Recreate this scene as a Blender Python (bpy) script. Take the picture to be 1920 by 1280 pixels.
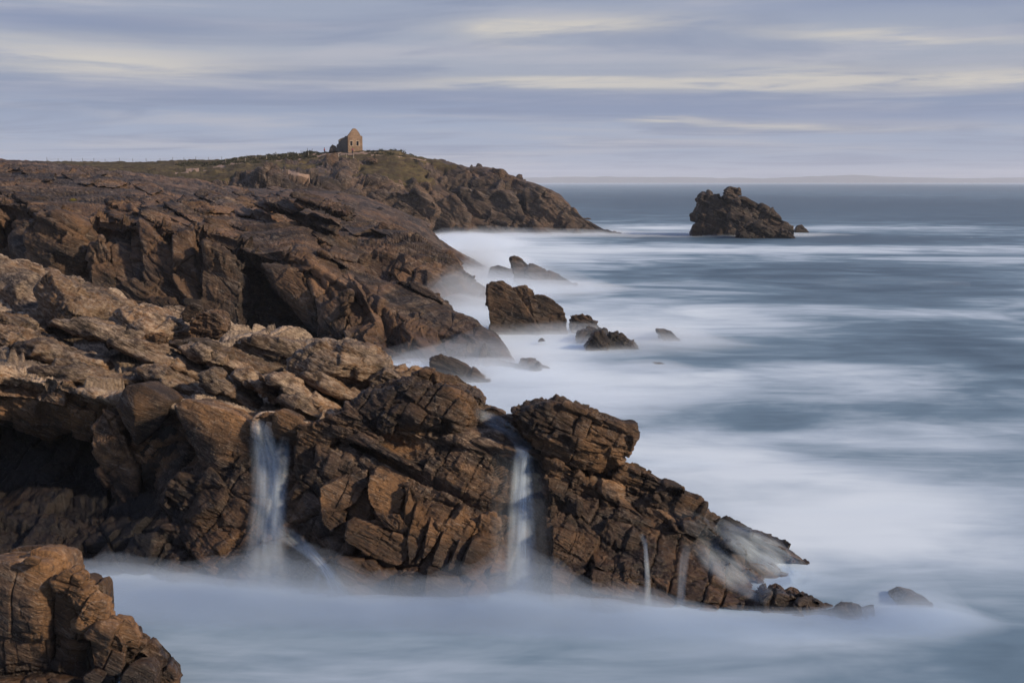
import bpy, bmesh, math, random
import numpy as np
from mathutils import Vector
from concurrent.futures import ThreadPoolExecutor

random.seed(7)
scene = bpy.context.scene
col = scene.collection
for o in list(bpy.data.objects):
    bpy.data.objects.remove(o, do_unlink=True)

# ------------------------------------------------------------------ camera
FPX = 2133.0                 # focal length in pixels of a 1920 wide frame (40 mm)
CAM_H = 13.0
HORIZON = 340.6
PITCH = math.atan((640 - HORIZON) / FPX)
cd = bpy.data.cameras.new('camera')
cam = bpy.data.objects.new('camera', cd); col.objects.link(cam)
cd.sensor_width = 36; cd.lens = 36 * FPX / 1920
cd.clip_start = .5; cd.clip_end = 40000
cam.location = (0, 0, CAM_H)
cam.rotation_euler = (math.pi / 2 - PITCH, 0, 0)
scene.camera = cam
CT, ST = math.cos(PITCH), math.sin(PITCH)

# ------------------------------------------------------------------ render and light
scene.render.engine = 'CYCLES'
cy = scene.cycles
cy.use_denoising = True
try: cy.denoiser = 'OPENIMAGEDENOISE'
except Exception: pass
cy.use_adaptive_sampling = True; cy.adaptive_threshold = .008
cy.max_bounces = 8; cy.diffuse_bounces = 3; cy.glossy_bounces = 2
cy.transparent_max_bounces = 24; cy.volume_bounces = 4
cy.caustics_reflective = False; cy.caustics_refractive = False
scene.view_settings.view_transform = 'Standard'
scene.view_settings.look = 'None'
scene.view_settings.gamma = 1
scene.view_settings.exposure = -.12
scene.view_settings.use_curve_mapping = False

SUN_AZ = math.radians(110)      # clockwise from +y: behind the camera, to its right
SUN_EL = math.radians(27)
sd = bpy.data.lights.new('sun', 'SUN'); sd.energy = 5.0; sd.angle = math.radians(4)
sd.color = (1.0, .79, .57)
sun = bpy.data.objects.new('sun', sd); col.objects.link(sun)
sv = Vector((math.sin(SUN_AZ) * math.cos(SUN_EL), math.cos(SUN_AZ) * math.cos(SUN_EL), math.sin(SUN_EL)))
sun.rotation_euler = sv.to_track_quat('Z', 'Y').to_euler()

class NT:
    def __init__(s, tree): s.t = tree; s.n = tree.nodes; s.l = tree.links
    def add(s, ty, **kw):
        n = s.n.new(ty)
        for k, v in kw.items():
            if k == 'ins':
                for a, b in v.items():
                    s.put(n.inputs[a], b)
            else: setattr(n, k, v)
        return n
    def put(s, sock, v):
        if isinstance(v, bpy.types.NodeSocket): s.l.new(v, sock)
        elif isinstance(v, bpy.types.Node): s.l.new(v.outputs[0], sock)
        else:
            if sock.type == 'RGBA' and len(v) == 3: v = (*v, 1)
            sock.default_value = v
    def math(s, op, a, b=0., c=0., clamp=False):
        return s.add('ShaderNodeMath', operation=op, use_clamp=clamp, ins={0: a, 1: b, 2: c}).outputs[0]
    def vmath(s, op, a, b=(0, 0, 0)):
        return s.add('ShaderNodeVectorMath', operation=op, ins={0: a, 1: b}).outputs[0]
    def mix(s, f, a, b, blend='MIX'):
        n = s.add('ShaderNodeMix', data_type='RGBA', blend_type=blend)
        s.put(n.inputs[0], f); s.put(n.inputs[6], a); s.put(n.inputs[7], b)
        return n.outputs[2]
    def noise(s, vec, scale, detail=4, rough=.55, dist=0.):
        n = s.add('ShaderNodeTexNoise')
        s.put(n.inputs['Vector'], vec); n.inputs['Scale'].default_value = scale
        n.inputs['Detail'].default_value = detail; n.inputs['Roughness'].default_value = rough
        n.inputs['Distortion'].default_value = dist
        return n.outputs[0]
    def ramp(s, f, a, b, c=0., d=1.):
        n = s.add('ShaderNodeMapRange', interpolation_type='SMOOTHSTEP')
        s.put(n.inputs[0], f)
        for i, v in zip((1, 2, 3, 4), (a, b, c, d)): n.inputs[i].default_value = v
        return n.outputs[0]
    def map(s, vec, scale=(1, 1, 1), rot=(0, 0, 0), loc=(0, 0, 0)):
        n = s.add('ShaderNodeMapping'); s.put(n.inputs[0], vec)
        n.inputs[1].default_value = loc; n.inputs[2].default_value = rot; n.inputs[3].default_value = scale
        return n.outputs[0]
    def attr(s, name):
        return s.add('ShaderNodeAttribute', attribute_name=name).outputs['Fac']

# world: clear Nishita sky seen through a nearly closed deck of long streaked clouds
world = bpy.data.worlds.new('World'); scene.world = world; world.use_nodes = True
w = NT(world.node_tree); w.n.clear()
wout = w.add('ShaderNodeOutputWorld')
sky = w.add('ShaderNodeTexSky', sky_type='NISHITA', sun_disc=False)
sky.sun_elevation = SUN_EL; sky.sun_rotation = SUN_AZ
bg_sky = w.add('ShaderNodeBackground', ins={0: sky.outputs[0], 1: .09})
tc = w.add('ShaderNodeTexCoord').outputs['Generated']
sep = w.add('ShaderNodeSeparateXYZ', ins={0: tc})
dx, dy, dz = sep.outputs
el = w.math('MAXIMUM', dz, 0.0)
den = w.math('ADD', el, .05)
plane = w.add('ShaderNodeCombineXYZ', ins={0: w.math('DIVIDE', dx, den), 1: w.math('DIVIDE', dy, den), 2: 0.}).outputs[0]
flat = w.add('ShaderNodeCombineXYZ', ins={0: w.math('MULTIPLY', dx, 1.6), 1: w.math('MULTIPLY', dy, 1.6), 2: w.math('MULTIPLY', el, 15.)}).outputs[0]
n1 = w.noise(flat, 1.5, 5, .5, .35)
n2 = w.noise(w.map(flat, (1.3, 1.3, 2.2), loc=(3.1, 1.7, .4)), 2.0, 6, .55, .3)
n3 = w.noise(w.map(w.map(plane, rot=(0, 0, .18)), (.42, .75, 1), loc=(.3, .2, 0)), 1.0, 7, .58, .8)
elw = w.math('ADD', el, w.math('MULTIPLY', w.math('SUBTRACT', n1, .5), .040))
cr = w.add('ShaderNodeValToRGB', ins={0: elw}).color_ramp
def srgb(r, g, b):
    f = lambda c: (c / 255 / 12.92) if c / 255 <= .04045 else ((c / 255 + .055) / 1.055) ** 2.4
    return (f(r), f(g), f(b), 1)
stops = [(0.0, (171, 182, 204)), (.020, (166, 179, 204)), (.045, (162, 176, 203)), (.060, (150, 165, 194)),
         (.075, (138, 153, 184)), (.090, (160, 169, 190)), (.105, (172, 179, 196)), (.135, (162, 172, 194)),
         (.17, (156, 167, 193)), (.30, (140, 156, 194)), (.6, (118, 141, 190)), (1., (106, 132, 186))]
cr.elements[0].position, cr.elements[0].color = 0, srgb(*stops[0][1])
cr.elements[1].position, cr.elements[1].color = 1, srgb(*stops[-1][1])
for p, c in stops[1:-1]:
    e = cr.elements.new(p); e.color = srgb(*c)
base = [n for n in w.n if n.type == 'VALTORGB'][0].outputs[0]
# broad lavender-grey and blue-grey variation, and thin cream breaks
c1 = w.mix(w.ramp(n2, .42, .66, 0, .75), base, srgb(190, 191, 203))
c2 = w.mix(w.ramp(n3, .44, .68, 0, .75), c1, srgb(134, 147, 178))
az = w.math('ARCTAN2', dx, dy)
def streak(px, py, wx, wy, slope=0.):
    a0 = math.atan((px - 960) / FPX); e0 = math.sin(math.atan((HORIZON - py) / FPX) * math.cos(a0))
    u = w.math('DIVIDE', w.math('SUBTRACT', az, a0), wx / FPX)
    ee = w.math('SUBTRACT', w.math('SUBTRACT', elw2, e0), w.math('MULTIPLY', w.math('SUBTRACT', az, a0), slope))
    v = w.math('DIVIDE', ee, wy / FPX)
    r2 = w.math('ADD', w.math('MULTIPLY', u, u), w.math('MULTIPLY', v, v))
    return w.math('EXPONENT', w.math('MULTIPLY', r2, -1.))
elw2 = w.math('ADD', el, w.math('MULTIPLY', w.math('SUBTRACT', n2, .5), .022))
tot = None
for s in [(1080, 60, 190, 20, .01), (1350, 165, 300, 10, 0), (1000, 162, 230, 9, 0), (1480, 238, 190, 7, -.01), (1250, 231, 90, 4, 0),
          (200, 120, 280, 26, -.03), (1480, 150, 150, 22, -.02), (1650, 80, 200, 10, -.05), (1850, 150, 160, 18, 0), (950, 72, 70, 16, 0)]:
    g = streak(*s)
    tot = g if tot is None else w.math('ADD', tot, g)
brk = w.ramp(w.noise(w.map(flat, (2.2, 2.2, 2.6), loc=(7, 3, 1)), 2.4, 7, .62, .5), .26, .56)
c3 = w.mix(w.math('MULTIPLY', w.math('MULTIPLY', w.math('MINIMUM', tot, 1.), brk), .88), c2, srgb(222, 215, 205))
dk = None
for s in [(500, 178, 700, 15, 0.), (1750, 215, 400, 16, 0.), (1150, 205, 400, 18, 0.), (1700, 20, 300, 14, -.02), (60, 40, 200, 20, 0.)]:
    g = streak(*s); dk = g if dk is None else w.math('ADD', dk, g)
c4 = w.mix(w.math('MULTIPLY', w.math('MINIMUM', dk, 1.), .6), c3, srgb(136, 150, 184))
bg_cl = w.add('ShaderNodeBackground', ins={0: c4, 1: 1.0})
mx = w.add('ShaderNodeMixShader', ins={0: .94, 1: bg_sky.outputs[0], 2: bg_cl.outputs[0]})
w.l.new(mx.outputs[0], wout.inputs[0])

# ------------------------------------------------------------------ pixel + distance -> world point
def at(px, py, D):
    px = np.asarray(px, float); py = np.asarray(py, float); D = np.asarray(D, float)
    a = (px - 960) / FPX; b = (640 - py) / FPX
    y = CT + b * ST; z = -ST + b * CT
    t = D / y
    return np.stack(np.broadcast_arrays(a * t, D, CAM_H + z * t), -1)
def at_z(px, D, z):
    px = np.asarray(px, float); D = np.asarray(D, float); z = np.asarray(z, float)
    dep = D * CT - (z - CAM_H) * ST
    return np.stack(np.broadcast_arrays((px - 960) / FPX * dep, D, z), -1)
def project(P):
    v = P - np.array([0, 0, CAM_H])
    dep = v[..., 1] * CT - v[..., 2] * ST
    up = v[..., 1] * ST + v[..., 2] * CT
    return 960 + FPX * v[..., 0] / dep, 640 - FPX * up / dep
def sea_d(py):
    b = (640 - py) / FPX
    return CAM_H * (CT + b * ST) / (ST - b * CT)

# ------------------------------------------------------------------ numpy noise
POOL = ThreadPoolExecutor(4)
def par(fn, *arrs):
    n = len(arrs[0])
    if n < 30000: return fn(*arrs)
    k = max(4, n // 60000)
    idx = np.linspace(0, n, k + 1).astype(int)
    res = list(POOL.map(lambda i: fn(*[a[idx[i]:idx[i + 1]] for a in arrs]), range(k)))
    if isinstance(res[0], tuple): return tuple(np.concatenate(r) for r in zip(*res))
    return np.concatenate(res)
def hsh(i, j, k, s=0):
    with np.errstate(over='ignore'):
        n = (np.asarray(i).astype(np.int64).astype(np.uint32) * np.uint32(374761393)
             + np.asarray(j).astype(np.int64).astype(np.uint32) * np.uint32(668265263)
             + np.asarray(k).astype(np.int64).astype(np.uint32) * np.uint32(2246822519)
             + np.uint32((s * 3266489917 + 12345) & 0xffffffff))
        n = (n ^ (n >> np.uint32(15))) * np.uint32(2246822507)
        n = (n ^ (n >> np.uint32(13))) * np.uint32(3266489909)
        return n ^ (n >> np.uint32(16))
def h01(i, j, k, s=0):
    return (hsh(i, j, k, s) >> np.uint32(8)).astype(np.float32) / np.float32(1 << 24)
def vn(p, s=0):
    f = np.floor(p); t = (p - f).astype(np.float32); i = f.astype(np.int64)
    t = t * t * t * (t * (t * 6 - 15) + 10)
    x, y, z = i[:, 0], i[:, 1], i[:, 2]; u, v, ww = t[:, 0], t[:, 1], t[:, 2]
    def c(a, b, d): return h01(x + a, y + b, z + d, s)
    x00 = c(0, 0, 0) * (1 - u) + c(1, 0, 0) * u; x10 = c(0, 1, 0) * (1 - u) + c(1, 1, 0) * u
    x01 = c(0, 0, 1) * (1 - u) + c(1, 0, 1) * u; x11 = c(0, 1, 1) * (1 - u) + c(1, 1, 1) * u
    return ((x00 * (1 - v) + x10 * v) * (1 - ww) + (x01 * (1 - v) + x11 * v) * ww) * 2 - 1
def fbm(p, octv=4, s=0, gain=.5, lac=2.03):
    r = 0; a = 1.; tot = 0
    for o in range(octv):
        r = r + a * vn(p * lac ** o + o * 17.3, s + o); tot += a; a *= gain
    return r / tot
def ridged(p, octv=4, s=0, gain=.55):
    r = 0; a = 1.; tot = 0
    for o in range(octv):
        r = r + a * (1 - 2 * np.abs(vn(p * 2.07 ** o + o * 9.1, s + o))); tot += a; a *= gain
    return r / tot
def sstep(a, b, x):
    t = np.clip((x - a) / (b - a), 0, 1); return t * t * (3 - 2 * t)
def cells1(t, key, s, J=.75):
    k = np.floor(t)
    b0 = k + J * (h01(k, key, 0, s) - .5); b1 = k + 1 + J * (h01(k + 1, key, 0, s) - .5)
    k = np.where(t < b0, k - 1, np.where(t >= b1, k + 1, k))
    b0 = k + J * (h01(k, key, 0, s) - .5); b1 = k + 1 + J * (h01(k + 1, key, 0, s) - .5)
    return k, t - b0, b1 - t, (b0 + b1) / 2
def brick(q, size, s=0):
    kz, a, b, cz = cells1(q[:, 2] / size[2], np.zeros(len(q)), s)
    dz_ = np.minimum(a, b) * size[2]
    kx, a, b, cx = cells1(q[:, 0] / size[0] + h01(kz, 0, 5, s) * 7, kz, s + 1)
    dx_ = np.minimum(a, b) * size[0]
    lx = q[:, 0] / size[0] + h01(kz, 0, 5, s) * 7 - cx
    key = kz * 131 + kx
    ky, a, b, cy_ = cells1(q[:, 1] / size[1] + h01(kz, kx, 9, s) * 7, key, s + 2)
    dy_ = np.minimum(a, b) * size[1]
    ly = q[:, 1] / size[1] + h01(kz, kx, 9, s) * 7 - cy_
    lz = q[:, 2] / size[2] - cz
    idv = hsh(kx, ky, kz, s + 3)
    return idv, np.minimum(np.minimum(dx_, dy_), dz_).astype(np.float32), np.stack([lx, ly, lz], -1).astype(np.float32)
def voro(q, s=0):
    f = np.floor(q); i = f.astype(np.int64); t = (q - f).astype(np.float32)
    n = len(q)
    f1 = np.full(n, 9., np.float32); f2 = np.full(n, 9., np.float32)
    idv = np.zeros(n, np.uint32); loc = np.zeros((n, 3), np.float32)
    for a in (-1, 0, 1):
        for b in (-1, 0, 1):
            for c in (-1, 0, 1):
                x, y, z = i[:, 0] + a, i[:, 1] + b, i[:, 2] + c
                hh = hsh(x, y, z, s)
                ox = (hh & np.uint32(1023)).astype(np.float32) / 1023
                oy = ((hh >> np.uint32(10)) & np.uint32(1023)).astype(np.float32) / 1023
                oz = ((hh >> np.uint32(20)) & np.uint32(1023)).astype(np.float32) / 1023
                d0 = t[:, 0] - a - ox; d1 = t[:, 1] - b - oy; d2 = t[:, 2] - c - oz
                d = np.sqrt(d0 * d0 + d1 * d1 + d2 * d2)
                m = d < f1
                f2 = np.where(m, f1, np.minimum(f2, d))
                f1 = np.where(m, d, f1); idv = np.where(m, hh, idv)
                loc[m, 0] = d0[m]; loc[m, 1] = d1[m]; loc[m, 2] = d2[m]
    return idv, f2 - f1, loc
def hid(idv, s):
    return h01(idv, s, 7, 99)

def frame(tilt_deg, yaw_deg=0, pitch_deg=0):
    """bedding axes: x runs down to the right by tilt_deg in the picture plane, z is the bed's normal"""
    a, b, c = map(math.radians, (tilt_deg, yaw_deg, pitch_deg))
    Ry = np.array([[math.cos(a), 0, math.sin(a)], [0, 1, 0], [-math.sin(a), 0, math.cos(a)]])
    Rz = np.array([[math.cos(b), -math.sin(b), 0], [math.sin(b), math.cos(b), 0], [0, 0, 1]])
    Rx = np.array([[1, 0, 0], [0, math.cos(c), -math.sin(c)], [0, math.sin(c), math.cos(c)]])
    return Rz @ Ry @ Rx

def rockify(P, N, R, size, off=.15, tilt=.15, crack=.15, cw=.03, sub=.36, off2=.06, crack2=.06, cw2=.018,
            vor=None, voff=.1, vtilt=.2, vcrack=.15, vcw=.03, lump=.3, lscale=2.5, lam=.04, lams=.12, fine=.03, fs=.25,
            warp=.25, wscale=1.6, seed=0, mask=None, idsrc='brick', chip=None, chipa=.22, saw=None, soft=.0):
    """breaks a smooth surface into bedded, jointed blocks; returns displaced points, block ids, distance to the nearest joint"""
    if chip is None: chip = fs * 1.3
    def work(P, N, mk):
        W = P.copy()
        for a in range(3):
            W[:, a] += warp * fbm(P / wscale, 3, seed + 11 + a, gain=.42)
        q = W @ R
        d = lump * fbm(P / lscale, 3, seed + 1, gain=.4)
        idv = np.zeros(len(P), np.uint32); e0 = np.full(len(P), 9., np.float32)
        heavy = lambda i, k: (lambda u: .35 * u + .95 * u ** 3)(hid(i, k) * 2 - 1)
        if size is not None:
            i1, e1, l1 = brick(q, size, seed)
            t1 = off * heavy(i1, 1)
            for a in range(3):
                t1 = t1 + tilt * size[a] * (hid(i1, 2 + a) * 2 - 1) * l1[:, a]
            d = d + (t1 * sstep(0, soft, e1) if soft else t1)
            cgate = .35 + .65 * sstep(-.3, .3, vn(P / (size[0] * .9), seed + 78))
            d = d - cgate * (crack * (1 - sstep(0, cw, e1)) + crack * .16 * np.exp(-e1 / (cw * 2.2)))
            # joints open in some places only
            i2, e2, l2 = brick(q + 31.7, [x * sub for x in size], seed + 40)
            gate = sstep(-.2, .3, vn(P / (size[0] * 1.1), seed + 77))
            t2 = off2 * heavy(i2, 1) * 1.3
            for a in range(3):
                t2 = t2 + tilt * .8 * size[a] * sub * (hid(i2, 2 + a) * 2 - 1) * l2[:, a]
            d = d + gate * ((t2 * sstep(0, soft * .6, e2) if soft else t2) - crack2 * (1 - sstep(0, cw2, e2)))
            # split layers: a few blocks come apart into thin leaves
            i3, e3, l3 = brick(q - 11.3, [size[0] * .55, size[1] * .7, size[2] * .13], seed + 50)
            g3 = gate * 0 + sstep(.05, .35, vn(P / (size[0] * .8) + 5.5, seed + 79))
            d = d + g3 * off2 * (heavy(i3, 1) * (.9 if not soft else .9 * sstep(0, soft * .4, e3)) - .5 * (1 - sstep(0, cw2 * .8, e3)))
            idv = i1; e0 = e1
        if saw is not None:
            dirv, per, amp = saw
            sc_ = W @ np.array(dirv) / per + .35 * fbm(P / (per * 2.5), 2, seed + 8)
            k_, a_s, b_s, _ = cells1(sc_, np.zeros(len(P)), seed + 9, .6)
            tt = a_s / np.maximum(a_s + b_s, 1e-3)
            d = d + amp * (.5 + .9 * h01(k_, 3, 1, seed)) * ((1 - tt) - .5) - amp * .22 * (1 - sstep(0, .05, np.minimum(a_s, b_s)))
        if vor is not None:
            iv, ev, lv = voro(q / np.array(vor), seed + 60)
            ev = ev * min(vor)
            d = d + voff * heavy(iv, 1)
            for a in range(3):
                d = d + vtilt * vor[a] * (hid(iv, 2 + a) * 2 - 1) * lv[:, a]
            d = d - vcrack * (1 - sstep(0, vcw, ev)) - vcrack * .12 * np.exp(-ev / (vcw * 3))
            if size is None or idsrc == 'vor': idv = iv
            e0 = np.minimum(e0, ev)
        # flat chips broken off the surface
        ic, ec, lc = voro(q / (np.array([1.5, 1.2, .7]) * chip), seed + 90)
        for a in range(3):
            d = d + chipa * chip * (hid(ic, 2 + a) * 2 - 1) * lc[:, a] * .8
        ql = q / np.array([lams * 7, lams * 7, lams])
        rl = ridged(ql, 3, seed + 3)
        lg = .35 + .65 * sstep(-.2, .4, vn(P / (lams * 9), seed + 4))
        d = d + lam * lg * (.5 * rl - 1.1 * sstep(.45, .8, rl) + .6 * fbm(ql * np.array([.5, .5, .37]), 2, seed + 5))
        d = d + fine * fbm(P / fs, 5, seed + 7, gain=.6)
        return P + N * (d * mk)[:, None], idv, e0
    mk = np.ones(len(P)) if mask is None else mask
    return par(work, P, N, mk)

# ------------------------------------------------------------------ mesh helpers
def tag(o, label=None, cat=None, group=None, kind=None):
    if label: o['label'] = label
    if cat: o['category'] = cat
    if group: o['group'] = group
    if kind: o['kind'] = kind
    return o
def empty(name, loc=(0, 0, 0)):
    o = bpy.data.objects.new(name, None); col.objects.link(o); o.location = loc
    o.empty_display_size = .3
    return o
def mesh_np(name, V, F, mat, parent=None, smooth=True, attrs=None):
    V = np.asarray(V, np.float32); F = np.asarray(F, np.int32)
    me = bpy.data.meshes.new(name)
    me.vertices.add(len(V)); me.vertices.foreach_set('co', V.ravel())
    k = F.shape[1]
    me.loops.add(F.size); me.loops.foreach_set('vertex_index', F.ravel())
    me.polygons.add(len(F)); me.polygons.foreach_set('loop_start', np.arange(0, F.size, k, dtype=np.int32))
    me.polygons.foreach_set('use_smooth', np.full(len(F), smooth))
    if attrs:
        for n, a in attrs.items():
            at_ = me.attributes.new(n, 'FLOAT', 'POINT'); at_.data.foreach_set('value', np.asarray(a, np.float32))
    me.update(calc_edges=True)
    if mat: me.materials.append(mat)
    o = bpy.data.objects.new(name, me); col.objects.link(o)
    if parent is not None:
        o.parent = parent
        o.matrix_parent_inverse = parent.matrix_basis.inverted()
    return o
def grid_faces(nu, nv, flip=False):
    i = np.arange(nu * nv).reshape(nv, nu)
    a, b, c, d = i[:-1, :-1].ravel(), i[:-1, 1:].ravel(), i[1:, 1:].ravel(), i[1:, :-1].ravel()
    return np.stack([a, d, c, b] if flip else [a, b, c, d], -1)
def cr_interp(ctrl, n, axis=0, t=None):
    """Catmull-Rom (centripetal-free) along an axis of a control array"""
    C = np.moveaxis(np.asarray(ctrl, float), axis, 0); m = len(C)
    if t is None: t = np.linspace(0, m - 1, n)
    i = np.clip(np.floor(t).astype(int), 0, m - 2); f = (t - i).reshape(-1, *([1] * (C.ndim - 1)))
    Pm = np.concatenate([2 * C[:1] - C[1:2], C, 2 * C[-1:] - C[-2:-1]])
    p0, p1, p2, p3 = Pm[i], Pm[i + 1], Pm[i + 2], Pm[i + 3]
    k = .5
    r = p1 + k * f * (p2 - p0 + f * (2 * p0 - 5 * p1 + 4 * p2 - p3 + f * (3 * (p1 - p2) + p3 - p0)))
    return np.moveaxis(r, 0, axis)
def arc_t(C, n, axis):
    """parameter values giving even spacing along an axis, weighted by size in the picture"""
    px, py = project(C)
    s = np.sqrt(np.diff(px, axis=axis) ** 2 + np.diff(py, axis=axis) ** 2).mean(axis=1 - axis)
    s = np.maximum(s, s.max() * .03)
    cum = np.concatenate([[0], np.cumsum(s)])
    return np.interp(np.linspace(0, cum[-1], n), cum, np.arange(len(cum)))
def grid_normals(G):
    du = np.gradient(G, axis=1); dv = np.gradient(G, axis=0)
    n = np.cross(du, dv); n /= np.maximum(np.linalg.norm(n, axis=-1, keepdims=True), 1e-9)
    return n
def split_pieces(name, V, F, ids, mat, parent, attrs, top=300, minf=40, depth=.25, Nrm=None, rest='rock_face'):
    attrs = dict(attrs); attrs['tone'] = hid(ids, 55) * 2 - 1
    """every block of the surface becomes a part of its own, with sides running inwards; the small ones stay together"""
    fid = ids[F[:, 0]]
    uq, inv, cnt = np.unique(fid, return_inverse=True, return_counts=True)
    order = np.argsort(-cnt); keep = [k for k in order[:top] if cnt[k] >= minf]
    keepset = np.zeros(len(uq), bool); keepset[keep] = True
    srt = np.argsort(inv, kind='stable'); start = np.concatenate([[0], np.cumsum(cnt)])
    def emit(nm, fs, skirt):
        f = F[fs]; vs, ii = np.unique(f, return_inverse=True); f2 = ii.reshape(f.shape)
        v2 = V[vs]; at2 = {k: a[vs] for k, a in attrs.items()}
        if skirt:
            e = np.concatenate([f2[:, [0, 1]], f2[:, [1, 2]], f2[:, [2, 3]], f2[:, [3, 0]]])
            key = np.minimum(e[:, 0], e[:, 1]).astype(np.int64) * len(vs) + np.maximum(e[:, 0], e[:, 1])
            _, ix, c = np.unique(key, return_index=True, return_counts=True)
            be = e[ix[c == 1]]
            bv = np.unique(be); mp = np.full(len(vs), -1); mp[bv] = np.arange(len(bv)) + len(vs)
            v2 = np.concatenate([v2, v2[bv] - Nrm[vs][bv] * depth])
            at2 = {k: np.concatenate([a, a[bv]]) for k, a in at2.items()}
            f2 = np.concatenate([f2, np.stack([be[:, 1], be[:, 0], mp[be[:, 0]], mp[be[:, 1]]], -1)])
        return mesh_np(nm, v2, f2, mat, parent, True, at2)
    for k in keep:
        emit(name, srt[start[k]:start[k + 1]], True)
    restf = np.nonzero(~keepset[inv])[0]
    if len(restf):
        o = emit(rest, restf, False)
        return o

_ico = {}
def ico(sub):
    if sub not in _ico:
        bm = bmesh.new(); bmesh.ops.create_icosphere(bm, subdivisions=sub, radius=1)
        V = np.array([v.co[:] for v in bm.verts]); F = np.array([[v.index for v in f.verts] for f in bm.faces]); bm.free()
        _ico[sub] = (V, F)
    return _ico[sub]
def hull_planes(pts):
    bm = bmesh.new()
    for p in pts: bm.verts.new(p)
    r = bmesh.ops.convex_hull(bm, input=bm.verts)
    bm.faces.ensure_lookup_table(); bm.normal_update()
    pl = []
    c = np.mean([v.co[:] for v in bm.verts if v.link_faces], axis=0)
    for f in bm.faces:
        n = np.array(f.normal[:]); o = np.array(f.verts[0].co[:])
        d = np.dot(n, o - c)
        if d < 0: n, d = -n, -d
        if f.calc_area() > 1e-7: pl.append((*n, max(d, 1e-3)))
    bm.free()
    return c, np.array(pl)
def hull_surface(pts, sub, k=18):
    c, pl = hull_planes(pts)
    V, F = ico(sub)
    half = np.maximum((pts.max(0) - pts.min(0)) / 2, .05)
    D = V * half; D /= np.linalg.norm(D, axis=1, keepdims=True)
    inv = np.maximum(D @ pl[:, :3].T / pl[:, 3], 0)            # 1/r for each plane
    m = inv.max(1, keepdims=True)
    r = 1 / (m[:, 0] * ((inv / m) ** k).sum(1) ** (1 / k))
    P = c + D * r[:, None]
    fn = np.cross(P[F[:, 1]] - P[F[:, 0]], P[F[:, 2]] - P[F[:, 0]])
    N = np.zeros_like(P)
    for a in range(3): np.add.at(N, F[:, a], fn)
    N /= np.maximum(np.linalg.norm(N, axis=1, keepdims=True), 1e-9)
    return P, N, F
def outline_pts(outl, D, thick, shrink=.9, bulge=(), drop=.12):
    """front outline at its distance, the same outline further back, and nearer points"""
    f = np.array([at(p[0], p[1], D + (p[2] if len(p) > 2 else 0)) for p in outl])
    c = f.mean(0)
    b = c + (f - c) * np.array([shrink, 1, shrink]); b[:, 1] += thick; b[:, 2] -= thick * drop
    ex = [at(p[0], p[1], D + p[2]) for p in bulge]
    return np.concatenate([f, b] + ([np.array(ex)] if ex else []))
ALL_ROCK = []
def hull_rock(name, outl, D, thick, mat, parent=None, sub=6, k=18, R=None, size=None, bulge=(), shrink=.9, stain=0., pale=0., tone=None, drop=.12, **kw):
    pts = outline_pts(outl, D, thick, shrink, bulge, drop)
    P, N, F = hull_surface(pts, sub, k)
    P2, idv, e = rockify(P, N, R if R is not None else frame(25), size, **kw)
    return mesh_np(name, P2, F, mat, parent, True, {'stain': np.full(len(P2), stain), 'pale': np.full(len(P2), pale), 'tone': np.full(len(P2), (random.random() * 1.6 - .8) if tone is None else tone)})
def net(rows, nu, nv):
    C = np.array(rows)                                          # rows x cols x 3
    t = arc_t(C, nv, 0); G = cr_interp(C, nv, 0, t)
    # even columns
    t = arc_t(C, nu, 1); G = cr_interp(G, nu, 1, t)
    return G
def inpoly(px, py, poly):
    r = np.zeros(px.shape, bool); n = len(poly); j = n - 1
    for i in range(n):
        xi, yi = poly[i]; xj, yj = poly[j]
        c = ((yi > py) != (yj > py)) & (px < (xj - xi) * (py - yi) / ((yj - yi) + 1e-9) + xi)
        r ^= c; j = i
    return r
def polydist(px, py, poly):
    """distance in pixels to a polygon's outline, negative inside"""
    d = np.full(px.shape, 1e9)
    for i in range(len(poly)):
        ax, ay = poly[i]; bx, by = poly[(i + 1) % len(poly)]
        t = np.clip(((px - ax) * (bx - ax) + (py - ay) * (by - ay)) / ((bx - ax) ** 2 + (by - ay) ** 2 + 1e-9), 0, 1)
        d = np.minimum(d, np.hypot(px - ax - t * (bx - ax), py - ay - t * (by - ay)))
    return np.where(inpoly(px, py, poly), -d, d)

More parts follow.
